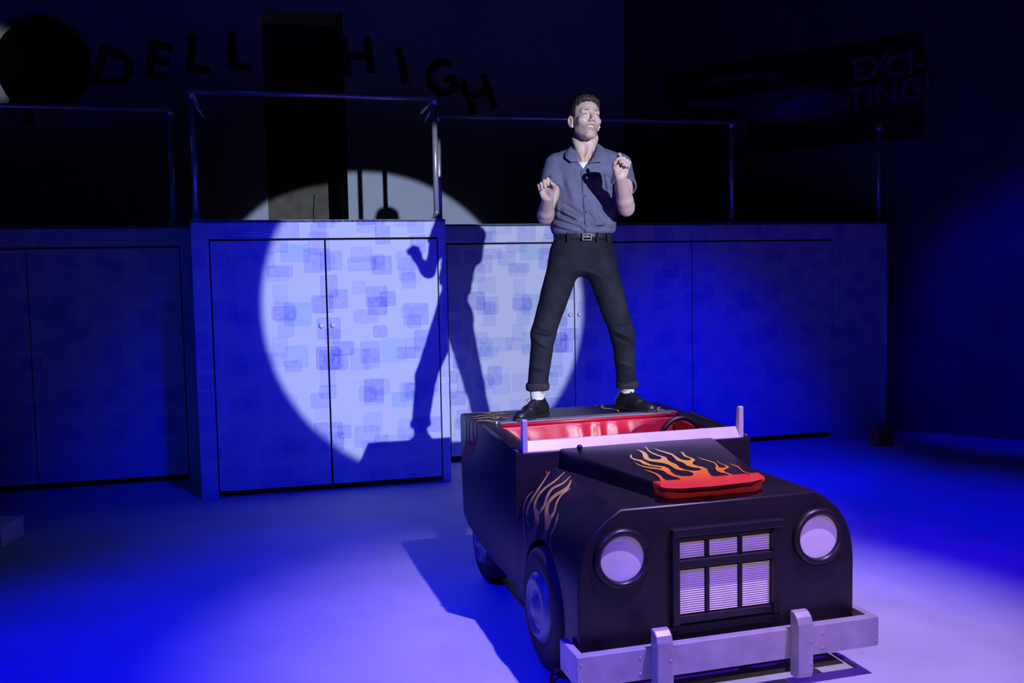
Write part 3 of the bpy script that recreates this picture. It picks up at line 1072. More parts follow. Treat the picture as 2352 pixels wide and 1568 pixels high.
# cables by the bumper
cpt = on_z(1262, 1575, 0)
tag(tube('cable', [cpt + np.array([-0.02, -0.12, 0.008]), cpt + np.array([0.0, -0.02, 0.008]), cpt + np.array([0.012, 0.05, 0.03]), cpt + np.array([0.03, 0.08, 0.075])], 0.008, M_CABLE, None, 10),
    'red cable end on the floor beside the front left wheel', 'cable')
ck = tag(empty('cable_connector', cpt + np.array([0.035, 0.10, 0])), 'silver connector lying by the left end of the bumper', 'connector')
tube('plug', [(0, 0, 0.012), (0.0, 0.035, 0.03), (0.01, 0.06, 0.06)], [0.012, 0.014, 0.009], M_SILVER, ck, 10)
tube('lead', [(0.01, 0.06, 0.06), (0.03, 0.06, 0.05), (0.05, 0.03, 0.02), (0.04, -0.03, 0.008), (0.07, -0.10, 0.008)], 0.007, M_TRIM, ck, 8)

# ------------------------------------------------------------------ signed-distance modelling for the performer


def smin(a, b, k):
    h = np.clip(0.5 + 0.5 * (b - a) / k, 0, 1)
    return b + (a - b) * h - k * h * (1 - h)


def smax(a, b, k):
    return -smin(-a, -b, k)


def cone(P, a, b, r1, r2):
    a, b = np.asarray(a, float), np.asarray(b, float)
    ba = b - a
    t = np.clip(((P - a) @ ba) / (ba @ ba), 0, 1)
    d = P - a - t[:, None] * ba
    return np.sqrt(np.einsum('ij,ij->i', d, d)) - (r1 + (r2 - r1) * t)


def ell(P, c, r, ax=None):
    q = P - np.asarray(c)
    if ax is not None:
        q = q @ np.asarray(ax).T
    r = np.asarray(r, float)
    k0 = np.sqrt(np.sum((q / r) ** 2, 1))
    k1 = np.sqrt(np.sum((q / (r * r)) ** 2, 1)) + 1e-9
    return k0 * (k0 - 1) / k1


def econe(P, a, b, ra, rb, side):
    """tapered tube with elliptical section: ra/rb = (side radius, front radius)"""
    a, b = np.asarray(a, float), np.asarray(b, float)
    ba = b - a
    L = np.linalg.norm(ba)
    ax = ba / L
    s = np.asarray(side, float)
    s = s - ax * (s @ ax)
    s /= np.linalg.norm(s)
    fr = np.cross(ax, s)
    q = P - a
    tt = (q @ ax) / L
    t = np.clip(tt, 0, 1)
    r1 = ra[0] + (rb[0] - ra[0]) * t
    r2 = ra[1] + (rb[1] - ra[1]) * t
    e = (tt - t) * L
    rm = np.minimum(r1, r2)
    k = np.sqrt(((q @ s) / r1) ** 2 + ((q @ fr) / r2) ** 2 + (e / rm) ** 2)
    return (k - 1) * rm


def surface_nets(fn, lo, hi, h, B=6):
    lo, hi = np.asarray(lo, float), np.asarray(hi, float)
    n = np.ceil((hi - lo) / (h * B)).astype(int)
    N = n * B + 1
    g = [lo[i] + (np.arange(n[i]) + 0.5) * h * B for i in range(3)]
    C = np.stack(np.meshgrid(*g, indexing='ij'), -1).reshape(-1, 3)
    d = fn(C)
    act = np.abs(d) < h * B * 1.6
    idx = np.stack(np.unravel_index(np.nonzero(act)[0], n), 1)
    F = np.full(N, 1.0, np.float32)
    # fill inside of inactive blocks
    ins = np.stack(np.unravel_index(np.nonzero((~act) & (d < 0))[0], n), 1)
    loc = np.stack(np.meshgrid(*[np.arange(B + 1)] * 3, indexing='ij'), -1).reshape(-1, 3)
    for s in range(0, len(ins), 4000):
        G = (ins[s:s + 4000, None] * B + loc[None]).reshape(-1, 3)
        F[G[:, 0], G[:, 1], G[:, 2]] = -1.0
    # active vertices, unique
    mask = np.zeros(N, bool)
    for s in range(0, len(idx), 4000):
        G = (idx[s:s + 4000, None] * B + loc[None]).reshape(-1, 3)
        mask[G[:, 0], G[:, 1], G[:, 2]] = True
    V = np.argwhere(mask)
    for s in range(0, len(V), 400000):
        q = V[s:s + 400000]
        F[q[:, 0], q[:, 1], q[:, 2]] = fn(lo + q * h)
    S = F < 0
    # cells
    cnt = np.zeros(np.array(N) - 1, np.int8)
    for dx in (0, 1):
        for dy in (0, 1):
            for dz in (0, 1):
                cnt += S[dx:N[0] - 1 + dx, dy:N[1] - 1 + dy, dz:N[2] - 1 + dz]
    cells = np.argwhere((cnt > 0) & (cnt < 8))
    cid = np.full(cnt.shape, -1, np.int32)
    cid[cells[:, 0], cells[:, 1], cells[:, 2]] = np.arange(len(cells))
    acc = np.zeros((len(cells), 3))
    na = np.zeros(len(cells))
    cor = [(a, b, c) for a in (0, 1) for b in (0, 1) for c in (0, 1)]
    val = {c: F[cells[:, 0] + c[0], cells[:, 1] + c[1], cells[:, 2] + c[2]] for c in cor}
    for c in cor:
        for ax in range(3):
            if c[ax] == 0:
                e = list(c)
                e[ax] = 1
                a, b = val[c], val[tuple(e)]
                x = (a < 0) != (b < 0)
                t = np.where(x, a / np.where(x, a - b, 1), 0)
                for k in range(3):
                    acc[:, k] += np.where(x, c[k] + (t if k == ax else 0), 0)
                na += x
    verts = lo + (cells + acc / na[:, None]) * h
    faces = []
    for ax in range(3):
        sl0 = [slice(None)] * 3
        sl1 = [slice(None)] * 3
        sl0[ax] = slice(0, -1)
        sl1[ax] = slice(1, None)
        X = S[tuple(sl0)] != S[tuple(sl1)]
        E_ = np.argwhere(X)
        a1, a2 = (ax + 1) % 3, (ax + 2) % 3
        ok = (E_[:, a1] > 0) & (E_[:, a2] > 0) & (E_[:, a1] < N[a1] - 1) & (E_[:, a2] < N[a2] - 1)
        E_ = E_[ok]
        q = []
        for (o1, o2) in ((-1, -1), (0, -1), (0, 0), (-1, 0)):
            c = E_.copy()
            c[:, a1] += o1
            c[:, a2] += o2
            q.append(cid[c[:, 0], c[:, 1], c[:, 2]])
        Q = np.stack(q, 1)
        flip = ~S[E_[:, 0], E_[:, 1], E_[:, 2]]
        Q[flip] = Q[flip][:, ::-1]
        faces.append(Q)
    Fc = np.concatenate(faces)
    Fc = Fc[(Fc >= 0).all(1)]
    return verts, Fc


def np_mesh(name, verts, faces, m, parent=None):
    me = bpy.data.meshes.new(name)
    me.vertices.add(len(verts))
    me.vertices.foreach_set('co', np.asarray(verts, np.float32).ravel())
    nf = len(faces)
    me.loops.add(nf * 4)
    me.loops.foreach_set('vertex_index', np.asarray(faces, np.int32).ravel())
    me.polygons.add(nf)
    me.polygons.foreach_set('loop_start', np.arange(0, nf * 4, 4, dtype=np.int32))
    me.polygons.foreach_set('loop_total', np.full(nf, 4, np.int32))
    me.polygons.foreach_set('use_smooth', np.ones(nf, bool))
    me.update()
    me.validate()
    return link(name, me, m, parent)


def vnoise(P, f, seed=0):
    """cheap smooth noise from summed sines"""
    rs = np.random.RandomState(seed)
    out = 0
    for _ in range(5):
        k = rs.normal(size=3)
        k = k / np.linalg.norm(k) * f * rs.uniform(0.7, 1.4)
        out = out + np.sin(P @ k + rs.uniform(0, 6.28))
    return out / 5


# --- skeleton in the place
DT = 5.08
SH_R, SH_L = W(1276, 381, 5.09), W(1425, 382, 5.08)          # shoulders (picture left = his right)
EL_R, EL_L = W(1253, 498, 4.97), W(1439, 479, 4.87)
WR_R, WR_L = W(1258, 454, 4.78), W(1425, 406, 4.67)
HIP_R, HIP_L = W(1301, 590, 5.08), W(1373, 590, 5.09)
KN_R, KN_L = W(1248, 765, 4.98), W(1431, 770, 5.06)
AN_R, AN_L = W(1234, 905, 4.985), W(1441, 898, 5.185)
NECK0, NECK1 = W(1343, 352, 5.09), W(1345, 308, 5.05)
XR = np.array([1.0, 0, 0])
TOV = np.array([0, -1.0, 0])


def loft(sections):
    S_ = []
    for (py, xl, xr, ry, dep) in sections:
        c = W((xl + xr) / 2, py, dep)
        S_.append((c[2], c[0], c[1], (xr - xl) / 2 / FPX * dep, ry))
    return np.array(sorted(S_))


TORSO = loft([(335, 1322, 1366, 0.050, 5.09), (350, 1292, 1400, 0.075, 5.09), (362, 1272, 1424, 0.088, 5.09), (385, 1264, 1431, 0.108, 5.085), (420, 1268, 1424, 0.118, 5.08), (460, 1274, 1416, 0.112, 5.075),
              (495, 1270, 1415, 0.112, 5.07), (520, 1264, 1415, 0.116, 5.07), (532, 1266, 1413, 0.112, 5.07), (541, 1274, 1404, 0.100, 5.075), (560, 1272, 1404, 0.098, 5.08)])


def torso(P, e=2.3):
    z = P[:, 2]
    c = [np.interp(z, TORSO[:, 0], TORSO[:, k]) for k in (1, 2, 3, 4)]
    x, y = (P[:, 0] - c[0]) / c[2], (P[:, 1] - c[1]) / c[3]
    k = (np.abs(x) ** e + np.abs(y) ** e) ** (1 / e)
    d = (k - 1) * np.minimum(c[2], c[3])
    return d


ZTOP, ZHEM, ZBELT = TORSO[-1, 0], W(1340, 538, DT)[2], W(1340, 543, DT)[2]


def leg_fields(P, g):
    """jeans field, g = growth"""
    d1 = np.minimum(1e9, econe(P, HIP_R, KN_R, (0.090 + g, 0.095 + g), (0.064 + g, 0.064 + g), XR))
    d1 = smin(d1, econe(P, KN_R, AN_R + np.array([0, 0, 0.02]), (0.062 + g, 0.062 + g), (0.053 + g, 0.053 + g), XR), 0.02)
    d2 = econe(P, HIP_L, KN_L, (0.090 + g, 0.095 + g), (0.064 + g, 0.064 + g), XR)
    d2 = smin(d2, econe(P, KN_L, AN_L + np.array([0, 0, 0.02]), (0.062 + g, 0.062 + g), (0.053 + g, 0.053 + g), XR), 0.02)
    d = smin(d1, d2, 0.015)
    pel = econe(P, W(1338, 545, 5.08), W(1337, 592, 5.085), (0.151 + g, 0.092 + g), (0.150 + g, 0.100 + g), XR)
    d = smin(d, pel, 0.04)
    but = smin(ell(P, W(1300, 600, 5.13), (0.085, 0.085, 0.10)), ell(P, W(1376, 600, 5.13), (0.085, 0.085, 0.10)), 0.03)
    return smin(d, but - g, 0.03)


# --- head frame
HC = W(1344.5, 275.5, 5.0)
yaw_h, pit_h, rol_h = radians(23), radians(8), radians(4)
view = HC - CPOS
view = -view / np.linalg.norm(view)
vx = np.array([1.0, 0, 0])
fwd0 = np.array([view[0], view[1], 0])
fwd0 /= np.linalg.norm(fwd0)
rgt0 = np.cross(np.array([0, 0, 1.]), fwd0)     # picture right
if rgt0[0] < 0:
    rgt0 = -rgt0
fwdh = fwd0 * cos(yaw_h) + rgt0 * sin(yaw_h)
rgth = rgt0 * cos(yaw_h) - fwd0 * sin(yaw_h)
up0 = np.array([0, 0, 1.])
fh = fwdh * cos(pit_h) + up0 * sin(pit_h)
uh = up0 * cos(pit_h) - fwdh * sin(pit_h)
rh, uh = rgth * cos(rol_h) - uh * sin(rol_h), uh * cos(rol_h) + rgth * sin(rol_h)
HM = np.array([rh, fh, uh])


def hl(P):
    return (P - HC) @ HM.T


def hw(x, y, z):
    return HC + np.array([x, y, z]) @ HM


def head_skin(Q):
    d = ell(Q, (0, -0.014, 0.036), (0.0735, 0.094, 0.078))
    d = smin(d, ell(Q, (0, 0.024, -0.026), (0.0585, 0.060, 0.084)), 0.03)
    A_ = np.abs(Q[:, 0])
    QS = np.stack([A_, Q[:, 1], Q[:, 2]], 1)
    d = smin(d, cone(QS, (0.0425, 0.0, -0.060), (0.014, 0.060, -0.098), 0.0175, 0.0155), 0.022)
    d = smin(d, ell(Q, (0, 0.064, -0.100), (0.0215, 0.020, 0.016)), 0.018)
    d = smin(d, ell(QS, (0.041, 0.056, -0.022), (0.023, 0.022, 0.018)), 0.022)
    d = smin(d, cone(QS, (0.010, 0.077, 0.022), (0.042, 0.066, 0.023), 0.012, 0.010), 0.014)
    # eye hollows
    d = smax(d, -ell(QS, (0.031, 0.099, 0.004), (0.018, 0.017, 0.010)), 0.012)
    d = smin(d, ell(QS, (0.031, 0.068, 0.003), (0.0155, 0.0155, 0.0125)), 0.004)
    # nose
    d = smin(d, cone(Q, (0, 0.083, 0.016), (0, 0.106, -0.026), 0.008, 0.0115), 0.010)
    d = smin(d, ell(QS, (0.0115, 0.096, -0.031), (0.0085, 0.012, 0.0075)), 0.006)
    d = smax(d, -ell(QS, (0.0065, 0.103, -0.0395), (0.0045, 0.006, 0.004)), 0.003)
    # muzzle, lips and the open mouth
    d = smin(d, ell(Q, (0, 0.066, -0.058), (0.032, 0.026, 0.030)), 0.018)
    d = smin(d, cone(QS, (0.0, 0.0925, -0.0515), (0.021, 0.081, -0.0575), 0.0050, 0.0035), 0.006)
    d = smin(d, cone(QS, (0.0, 0.0885, -0.0735), (0.018, 0.079, -0.068), 0.0058, 0.0040), 0.006)
    d = smax(d, -ell(Q, (0, 0.091, -0.0615), (0.0215, 0.016, 0.0062)), 0.003)
    # ears
    QE = QS - np.array([0.0765, -0.014, -0.012])
    ca, sa = cos(0.42), sin(0.42)
    qe = np.stack([QE[:, 0] * ca + QE[:, 1] * sa, -QE[:, 0] * sa + QE[:, 1] * ca, QE[:, 2] + 0.25 * QE[:, 1]], 1)
    er = ell(qe, (0.004, 0, 0), (0.0085, 0.0195, 0.032))
    er = smax(er, -ell(qe, (0.0125, 0.002, 0.003), (0.0075, 0.0115, 0.020)), 0.004)
    er = smin(er, ell(qe, (0.002, 0.011, -0.026), (0.006, 0.009, 0.010)), 0.006)
    return smin(d, er, 0.006)


# --- hands
def hand_field(P, wrist, el_, out, palm_n, sgn, pose):
    """wrist point, forearm direction, out = thumb-side axis, palm_n = palm normal"""
    up = pose['up'] / np.linalg.norm(pose['up'])
    px_ = out - up * (out @ up)
    px_ /= np.linalg.norm(px_)
    pn = np.cross(up, px_)
    if pn @ palm_n < 0:
        pn = -pn
    Mx = np.array([px_, pn, up])
    Q = (P - wrist) @ Mx.T
    # palm
    d = econe(Q, (0.0, 0.0, 0.012), (0.0, 0.002, 0.078), (0.027, 0.016), (0.036, 0.0135), (1, 0, 0))
    d = smin(d, ell(Q, (0.024, 0.010, 0.030), (0.016, 0.015, 0.028)), 0.012)      # thumb base
    d = smin(d, ell(Q, (-0.024, 0.008, 0.032), (0.012, 0.012, 0.028)), 0.012)     # heel of the hand
    fingers = 1e9
    for i, (x0, ln, rr) in enumerate(((0.0265, 1.0, 0.0090), (0.0090, 1.08, 0.0092), (-0.0085, 1.0, 0.0088), (-0.0245, 0.82, 0.0078))):
        a1, a2, a3 = pose['curl'][i]
        p = np.array([x0, 0.004, 0.084 - 0.004 * abs(i - 1)])
        sp_x = pose.get('spread', 0.0) * (1.5 - i)
        g = 1e9
        for (an, L_, q0, q1) in ((a1, 0.043 * ln, rr * 1.08, rr), (a2, 0.027 * ln, rr, rr * 0.93), (a3, 0.022 * ln, rr * 0.93, rr * 0.80)):
            an = radians(an)
            q = p + L_ * np.array([sp_x, sin(an), cos(an)])
            c_ = cone(Q, p, q, q0, q1)
            g = c_ if np.isscalar(g) else smin(g, c_, 0.003)
            p = q
        fingers = g if np.isscalar(fingers) else np.minimum(fingers, g)
    d = smin(d, fingers, 0.005)
    th = pose['thumb']
    g = cone(Q, (0.026, 0.010, 0.028), th[0], 0.0140, 0.0112)
    g = smin(g, cone(Q, th[0], th[1], 0.0110, 0.0098), 0.004)
    g = smin(g, cone(Q, th[1], th[2], 0.0098, 0.0078), 0.003)
    return smin(d, g, 0.007)


CURL = [(52, 160, 250), (70, 180, 275), (78, 186, 280), (84, 190, 282)]
POSE_R = dict(up=np.array([-0.16, -0.34, 0.93]), out=np.array([0.84, -0.38, 0.36]), pn=np.array([0.4, -0.8, 0]), curl=CURL, thumb=[(0.046, 0.022, 0.052), (0.052, 0.040, 0.072), (0.046, 0.056, 0.088)])
POSE_L = dict(up=np.array([0.06, -0.30, 0.95]), out=np.array([-0.86, -0.36, 0.34]), pn=np.array([-0.4, -0.8, 0]), curl=[(34, 118, 195)] + CURL[1:], thumb=[(0.046, 0.022, 0.054), (0.052, 0.040, 0.078), (0.044, 0.054, 0.100)])


def body(P):
    d = torso(P, 2.3) + 0.020
    d = np.where(P[:, 2] > TORSO[-1, 0], np.maximum(d, P[:, 2] - TORSO[-1, 0]), d)
    d = np.maximum(d, TORSO[0, 0] - P[:, 2])
    neck = econe(P, NECK0 - np.array([0, 0, 0.02]), NECK1 + np.array([0, 0.0, 0.01]), (0.064, 0.062), (0.057, 0.060), XR)
    # neck muscle and collar bones
    nk2 = cone(P, W(1321, 318, 5.05), W(1338, 366, 5.0), 0.016, 0.010)
    nk2 = np.minimum(nk2, cone(P, W(1366, 318, 5.045), W(1345, 366, 5.0), 0.016, 0.010))
    neck = smin(neck, nk2, 0.03)
    d = smin(d, neck, 0.03)
    Q = hl(P)
    far = np.abs(Q).max(1) > 0.17
    hd = np.full(len(P), 1.0)
    hd[far] = np.sqrt((Q[far] ** 2).sum(1)) - 0.14
    if (~far).any():
        hd[~far] = head_skin(Q[~far])
    d = smin(d, hd, 0.018)
    for (s, e, w_, out, pose, sg_) in ((SH_R, EL_R, WR_R, np.array([1.0, 0.1, 0]), POSE_R, 1), (SH_L, EL_L, WR_L, np.array([-1.0, 0.1, 0]), POSE_L, -1)):
        arm = cone(P, s, e, 0.050, 0.035)
        mid = s + (e - s) * 0.5
        arm = smin(arm, ell(P, mid + np.array([0, -0.012, 0]), (0.046, 0.050, 0.07)), 0.02)
        fa = e + (w_ - e) * 0.28
        side = np.cross(w_ - e, np.array([0, 1.0, 0.3]))
        f1 = econe(P, e + (w_ - e) * 0.14, w_, (0.0415, 0.0395), (0.0285, 0.0225), side)
        f1 = smin(f1, cone(P, e, fa, 0.034, 0.039), 0.02)
        arm = smin(arm, f1, 0.028)
        hc = w_ + pose['up'] / np.linalg.norm(pose['up']) * 0.05
        near = ((P - hc) ** 2).sum(1) < 0.15 ** 2
        hf = np.sqrt(((P - hc) ** 2).sum(1)) - 0.10
        if near.any():
            hf[near] = hand_field(P[near], w_, e, pose['out'], pose['pn'], sg_, pose)
        arm = smin(arm, hf, 0.010)
        d = smin(d, arm, 0.015)
    lg = leg_fields(P, -0.014)
    lg = np.maximum(lg, AN_R[2] - 0.03 - P[:, 2])
    d = smin(d, lg, 0.02)
    return d


bl = np.array([min(p[0] for p in (EL_R, KN_R, AN_R)) - 0.10, 4.52, 0.85])
bh = np.array([EL_L[0] + 0.12, 5.36, hw(0, 0, 0.14)[2] + 0.01])
bv, bf = surface_nets(body, bl, bh, 0.0034)
PB = (W(1340, 955, 5.07) * np.array([1, 1, 0])) + np.array([0, 0, 0.846])
person = np_mesh('person', bv, bf, M_SKIN)
tag(person, 'man in slate blue shirt and black jeans standing on the car with hands raised', 'person')
# skin tone, redder lips, stubble on the jaw
Q = hl(bv)
tone = np.tile(np.array([0.70, 0.51, 0.43]), (len(bv), 1))
lip = np.exp(-((Q[:, 0] / 0.026) ** 4) - (((Q[:, 2] + 0.0625) / 0.0165) ** 4)) * (Q[:, 1] > 0.074)
tone += lip[:, None] * (np.array([0.50, 0.27, 0.24]) - np.array([0.70, 0.51, 0.43]))
stb = np.clip((-0.030 - Q[:, 2]) / 0.03, 0, 1) * np.clip((Q[:, 1] + 0.01) / 0.03, 0, 1) * (Q[:, 2] > -0.125) * (1 - lip)
tone += stb[:, None] * (np.array([0.56, 0.43, 0.38]) - np.array([0.70, 0.51, 0.43])) * 0.8
mouth = np.exp(-((Q[:, 0] / 0.020) ** 4) - (((Q[:, 2] + 0.0615) / 0.006) ** 4)) * (Q[:, 1] > 0.055) * (Q[:, 1] < 0.083)
tone += mouth[:, None] * (np.array([0.10, 0.03, 0.03]) - tone)
ca_ = person.data.color_attributes.new('tone', 'FLOAT_COLOR', 'POINT')
ca_.data.foreach_set('color', np.concatenate([tone, np.ones((len(tone), 1))], 1).astype(np.float32).ravel())


# --- hair
def hair(P):
    Q = hl(P)
    d = ell(Q, (0, -0.016, 0.038), (0.079, 0.099, 0.083))
    top = np.clip((Q[:, 2] - 0.05) / 0.05, 0, 1)
    fr = np.clip((Q[:, 1] + 0.02) / 0.06, 0, 1)
    d = d - top * (0.007 + 0.009 * fr)
    d = d - (vnoise(Q, 330, 1) * 0.0050 + vnoise(Q, 620, 2) * 0.0030) * (0.35 + 0.65 * top)
    y = Q[:, 1]
    hz_ = np.interp(y, [-0.12, -0.06, -0.03, -0.005, 0.014, 0.026, 0.034, 0.050, 0.062, 0.10], [-0.055, -0.050, -0.030, -0.020, -0.020, 0.020, 0.052, 0.068, 0.080, 0.088])
    hz_ = hz_ + 0.0035 * np.sin(Q[:, 0] * 260) + 0.008 * np.clip(np.abs(Q[:, 0]) / 0.05 - 0.5, 0, 1) * (y > 0.03)
    cutm = hz_ - Q[:, 2]
    return np.maximum(d, cutm * 0.6)


c = hw(0, -0.016, 0.04)
hv, hf_ = surface_nets(hair, c - 0.135, c + 0.135, 0.0026)
np_mesh('hair', hv, hf_, M_HAIR, person)


def ell_obj(name, c, r, frame, m, parent, su=16, sv=10):
    v, f = [], []
    for j in range(sv + 1):
        b = -pi / 2 + pi * j / sv
        for i in range(su):
            a = 2 * pi * i / su
            v.append(np.asarray(c) + (np.array([cos(b) * cos(a) * r[0], cos(b) * sin(a) * r[1], sin(b) * r[2]])) @ np.asarray(frame))
    for j in range(sv):
        for i in range(su):
            f.append((j * su + i, j * su + (i + 1) % su, (j + 1) * su + (i + 1) % su, (j + 1) * su + i))
    return pyd(name, v, f, m, parent, True)


for s in (-1, 1):
    e_ = ell_obj('eye', hw(s * 0.031, 0.0745, 0.0020), (0.0105, 0.0105, 0.0029), HM, M_EYEW, person)
    ell_obj('iris', hw(s * 0.033, 0.0838, 0.0022), (0.0034, 0.0018, 0.0024), HM, M_IRIS, e_)
    tube('upper_lid', [hw(s * 0.019, 0.0790, 0.0035), hw(s * 0.026, 0.0842, 0.0068), hw(s * 0.034, 0.0842, 0.0066), hw(s * 0.044, 0.0760, 0.0028)], [0.0008, 0.0013, 0.0013, 0.0008], M_IRIS, e_, 8)
    tube('eyebrow', [hw(s * 0.012, 0.0885, 0.0225), hw(s * 0.024, 0.0855, 0.0275), hw(s * 0.036, 0.0780, 0.0270), hw(s * 0.048, 0.0660, 0.0215)], [0.0016, 0.0026, 0.0024, 0.0010], M_HAIR, person, 8)
tube('upper_teeth', [hw(-0.0175, 0.0735, -0.0595), hw(-0.010, 0.0800, -0.0595), hw(0, 0.0825, -0.0595), hw(0.010, 0.0800, -0.0595), hw(0.0175, 0.0735, -0.0595)], [0.003, 0.0046, 0.0048, 0.0046, 0.003], M_TEETH, person, 8)
tube('headset_microphone', [hw(0.071, 0.01, -0.01), hw(0.066, 0.035, -0.035), hw(0.058, 0.055, -0.052)], [0.0015, 0.0015, 0.0032], M_TEE, person, 8)

# --- shirt
VN = W(1341, 386, 4.97)         # bottom of the open neck


def fold(P, a, b, w_, am):
    """one long crease from a to b"""
    a, b = np.asarray(a), np.asarray(b)
    ba = b - a
    t = np.clip(((P - a) @ ba) / (ba @ ba), 0, 1)
    d = P - a - t[:, None] * ba
    d[:, 1] *= 0.25
    q = np.sqrt((d ** 2).sum(1))
    return am * np.exp(-(q / w_) ** 2) * np.sin(pi * np.clip(t * 0.96 + 0.04, 0, 1)) ** 0.5


FOLDS = [((1268, 470), (1335, 508), .012, .012), ((1276, 455), (1338, 494), .010, -.008), ((1268, 492), (1340, 520), .011, .011), ((1275, 486), (1345, 515), .007, -.008), ((1262, 512), (1330, 530), .010, .009),
         ((1345, 470), (1385, 520), .012, .007), ((1350, 510), (1412, 520), .010, .009), ((1360, 526), (1414, 512), .008, -.007), ((1300, 405), (1322, 470), .018, .005), ((1392, 395), (1400, 450), .012, .006),
         ((1384, 395), (1390, 440), .008, -.006), ((1262, 400), (1280, 440), .012, .008), ((1268, 372), (1262, 405), .008, -.007), ((1415, 440), (1404, 500), .014, .008), ((1320, 500), (1350, 532), .010, .008),
         ((1285, 440), (1290, 500), .012, -.006), ((1372, 470), (1400, 500), .010, -.006)]
FW = [(W(a[0], a[1], 4.965), W(b[0], b[1], 4.965), w_, am) for a, b, w_, am in FOLDS]
SLV = [(SH_R, EL_R, 0.46), (SH_L, EL_L, 0.52)]


def shirt(P):
    d = torso(P, 2.3)
    d = np.maximum(d, P[:, 2] - (TORSO[-1, 0] - 0.012))
    tr = np.minimum(cone(P, NECK0 + np.array([0, 0.01, -0.005]), SH_R + np.array([0.01, 0, 0.012]), 0.058, 0.054), cone(P, NECK0 + np.array([0, 0.01, -0.005]), SH_L + np.array([-0.01, 0, 0.012]), 0.058, 0.054))
    d = smin(d, tr, 0.03)
    for (s, e, t_) in SLV:
        en = s + (e - s) * t_
        ax = (e - s) / np.linalg.norm(e - s)
        sl = cone(P, s, en, 0.061, 0.070)
        sl = np.maximum(sl, (P - en) @ ax)
        sl = np.maximum(sl, -(cone(P, en - ax * 0.035, en + ax * 0.06, 0.058, 0.066)))
        d = smin(d, sl, 0.022)
    fz = 0
    front = np.clip((5.06 - P[:, 1]) / 0.04, 0, 1)
    for a, b, w_, am in FW:
        fz = fz + fold(P, a, b, w_, am)
    d = d - fz * front * 2.3 - vnoise(P, 55, 5) * 0.0022 - vnoise(P, 120, 6) * 0.0010
    # open neck: a V in front and the neck hole
    v0 = P - VN
    hv_ = np.clip(v0[:, 2], 0, 1)
    wv = 0.004 + hv_ * 0.62
    vv = np.maximum(np.abs(v0[:, 0] - hv_ * 0.02) - wv, -v0[:, 2])
    vv = np.maximum(vv, P[:, 1] - 5.07)
    d = np.maximum(d, -vv * 0.8)
    nh = econe(P, NECK0 - np.array([0, 0, 0.03]), NECK1 + np.array([0, 0, 0.05]), (0.072, 0.078), (0.074, 0.078), XR)
    d = np.maximum(d, -nh)
    d = np.maximum(d, ZHEM - P[:, 2])
    return d


sl_ = np.array([SH_R[0] - 0.14, 4.78, ZHEM - 0.02])
sh_ = np.array([SH_L[0] + 0.15, 5.27, TORSO[-1, 0] + 0.06])
sv_, sf_ = surface_nets(shirt, sl_, sh_, 0.0036)
so = np_mesh('shirt', sv_, sf_, M_SHIRT, person)


def tee(P):
    d = body(P) - 0.004
    v0 = P - VN
    d = np.maximum(d, np.abs(v0[:, 0]) - 0.055)
    d = np.maximum(d, v0[:, 2] - 0.034 - 4.0 * v0[:, 0] ** 2)
    d = np.maximum(d, -v0[:, 2] - 0.03)
    return np.maximum(d, P[:, 1] - 5.06)


tv_, tf_ = surface_nets(tee, VN - np.array([0.075, 0.05, 0.05]), VN + np.array([0.075, 0.12, 0.075]), 0.003)
np_mesh('undershirt', tv_, tf_, M_TEE, person)


def sheet(name, rows, m, parent, th=0.003):
    """grid of world points -> thin cloth"""
    R_ = len(rows)
    C_ = len(rows[0])
    v = [tuple(p) for r in rows for p in r]
    f = [(j * C_ + i, j * C_ + i + 1, (j + 1) * C_ + i + 1, (j + 1) * C_ + i) for j in range(R_ - 1) for i in range(C_ - 1)]
    o_ = pyd(name, v, f, m, parent, True)
    md = o_.modifiers.new('thick', 'SOLIDIFY')
    md.thickness = th
    md.offset = 0
    return o_


ST = None
_bm = bmesh.new()
_bm.from_mesh(so.data)
ST = BVHTree.FromBMesh(_bm)
_bm.free()


def on_shirt(x, y, eps=0.003):
    d = Vector(ray(x, y)).normalized()
    loc, nrm, i_, ds = ST.ray_cast(Vector(CPOS), d)
    if loc is None:
        return None
    return np.array(loc + nrm * eps)


# collar wings: inner edge stands at the neck, outer edge lies on the shirt
def wing(pts_in, pts_out, n=8, m_=8, lift=0.010):
    rows = []
    for j in range(m_ + 1):
        t = j / m_
        r_ = []
        for i in range(n + 1):
            s = i / n * (len(pts_in) - 1)
            k = min(int(s), len(pts_in) - 2)
            a = pts_in[k] + (pts_in[k + 1] - pts_in[k]) * (s - k)
            b = pts_out[k] + (pts_out[k + 1] - pts_out[k]) * (s - k)
            p = a + (b - a) * t + np.array([0, -1, 0.4]) * lift * sin(pi * t) * 0.7
            r_.append(p)
        rows.append(r_)
    return rows


cz_ = NECK0[2]


def nk(x, y, dep):
    return W(x, y, dep)


L_in = [nk(1318, 331, 5.10), nk(1312, 338, 5.045), nk(1318, 352, 5.005), nk(1329, 372, 4.985)]
L_out = [nk(1300, 350, 5.12), nk(1296, 352, 5.03), nk(1298, 362, 4.985), nk(1312, 373, 4.968)]
R_in = [nk(1369, 326, 5.10), nk(1372, 330, 5.045), nk(1370, 344, 5.005), nk(1352, 376, 4.975)]
R_out = [nk(1388, 350, 5.12), nk(1396, 347, 5.03), nk(1399, 358, 4.985), nk(1380, 372, 4.962)]
sheet('collar', wing(L_in, L_out), M_SHIRT, so)
sheet('collar', wing(R_in, R_out), M_SHIRT, so)
bk = [[W(1318 + 51 * i / 8, 331 - 5 * i / 8 - z_, 5.10 + 0.045 * sin(pi * i / 8)) for i in range(9)] for z_ in (-16, -6, 4)]
sheet('collar_stand', bk, M_SHIRT, so)
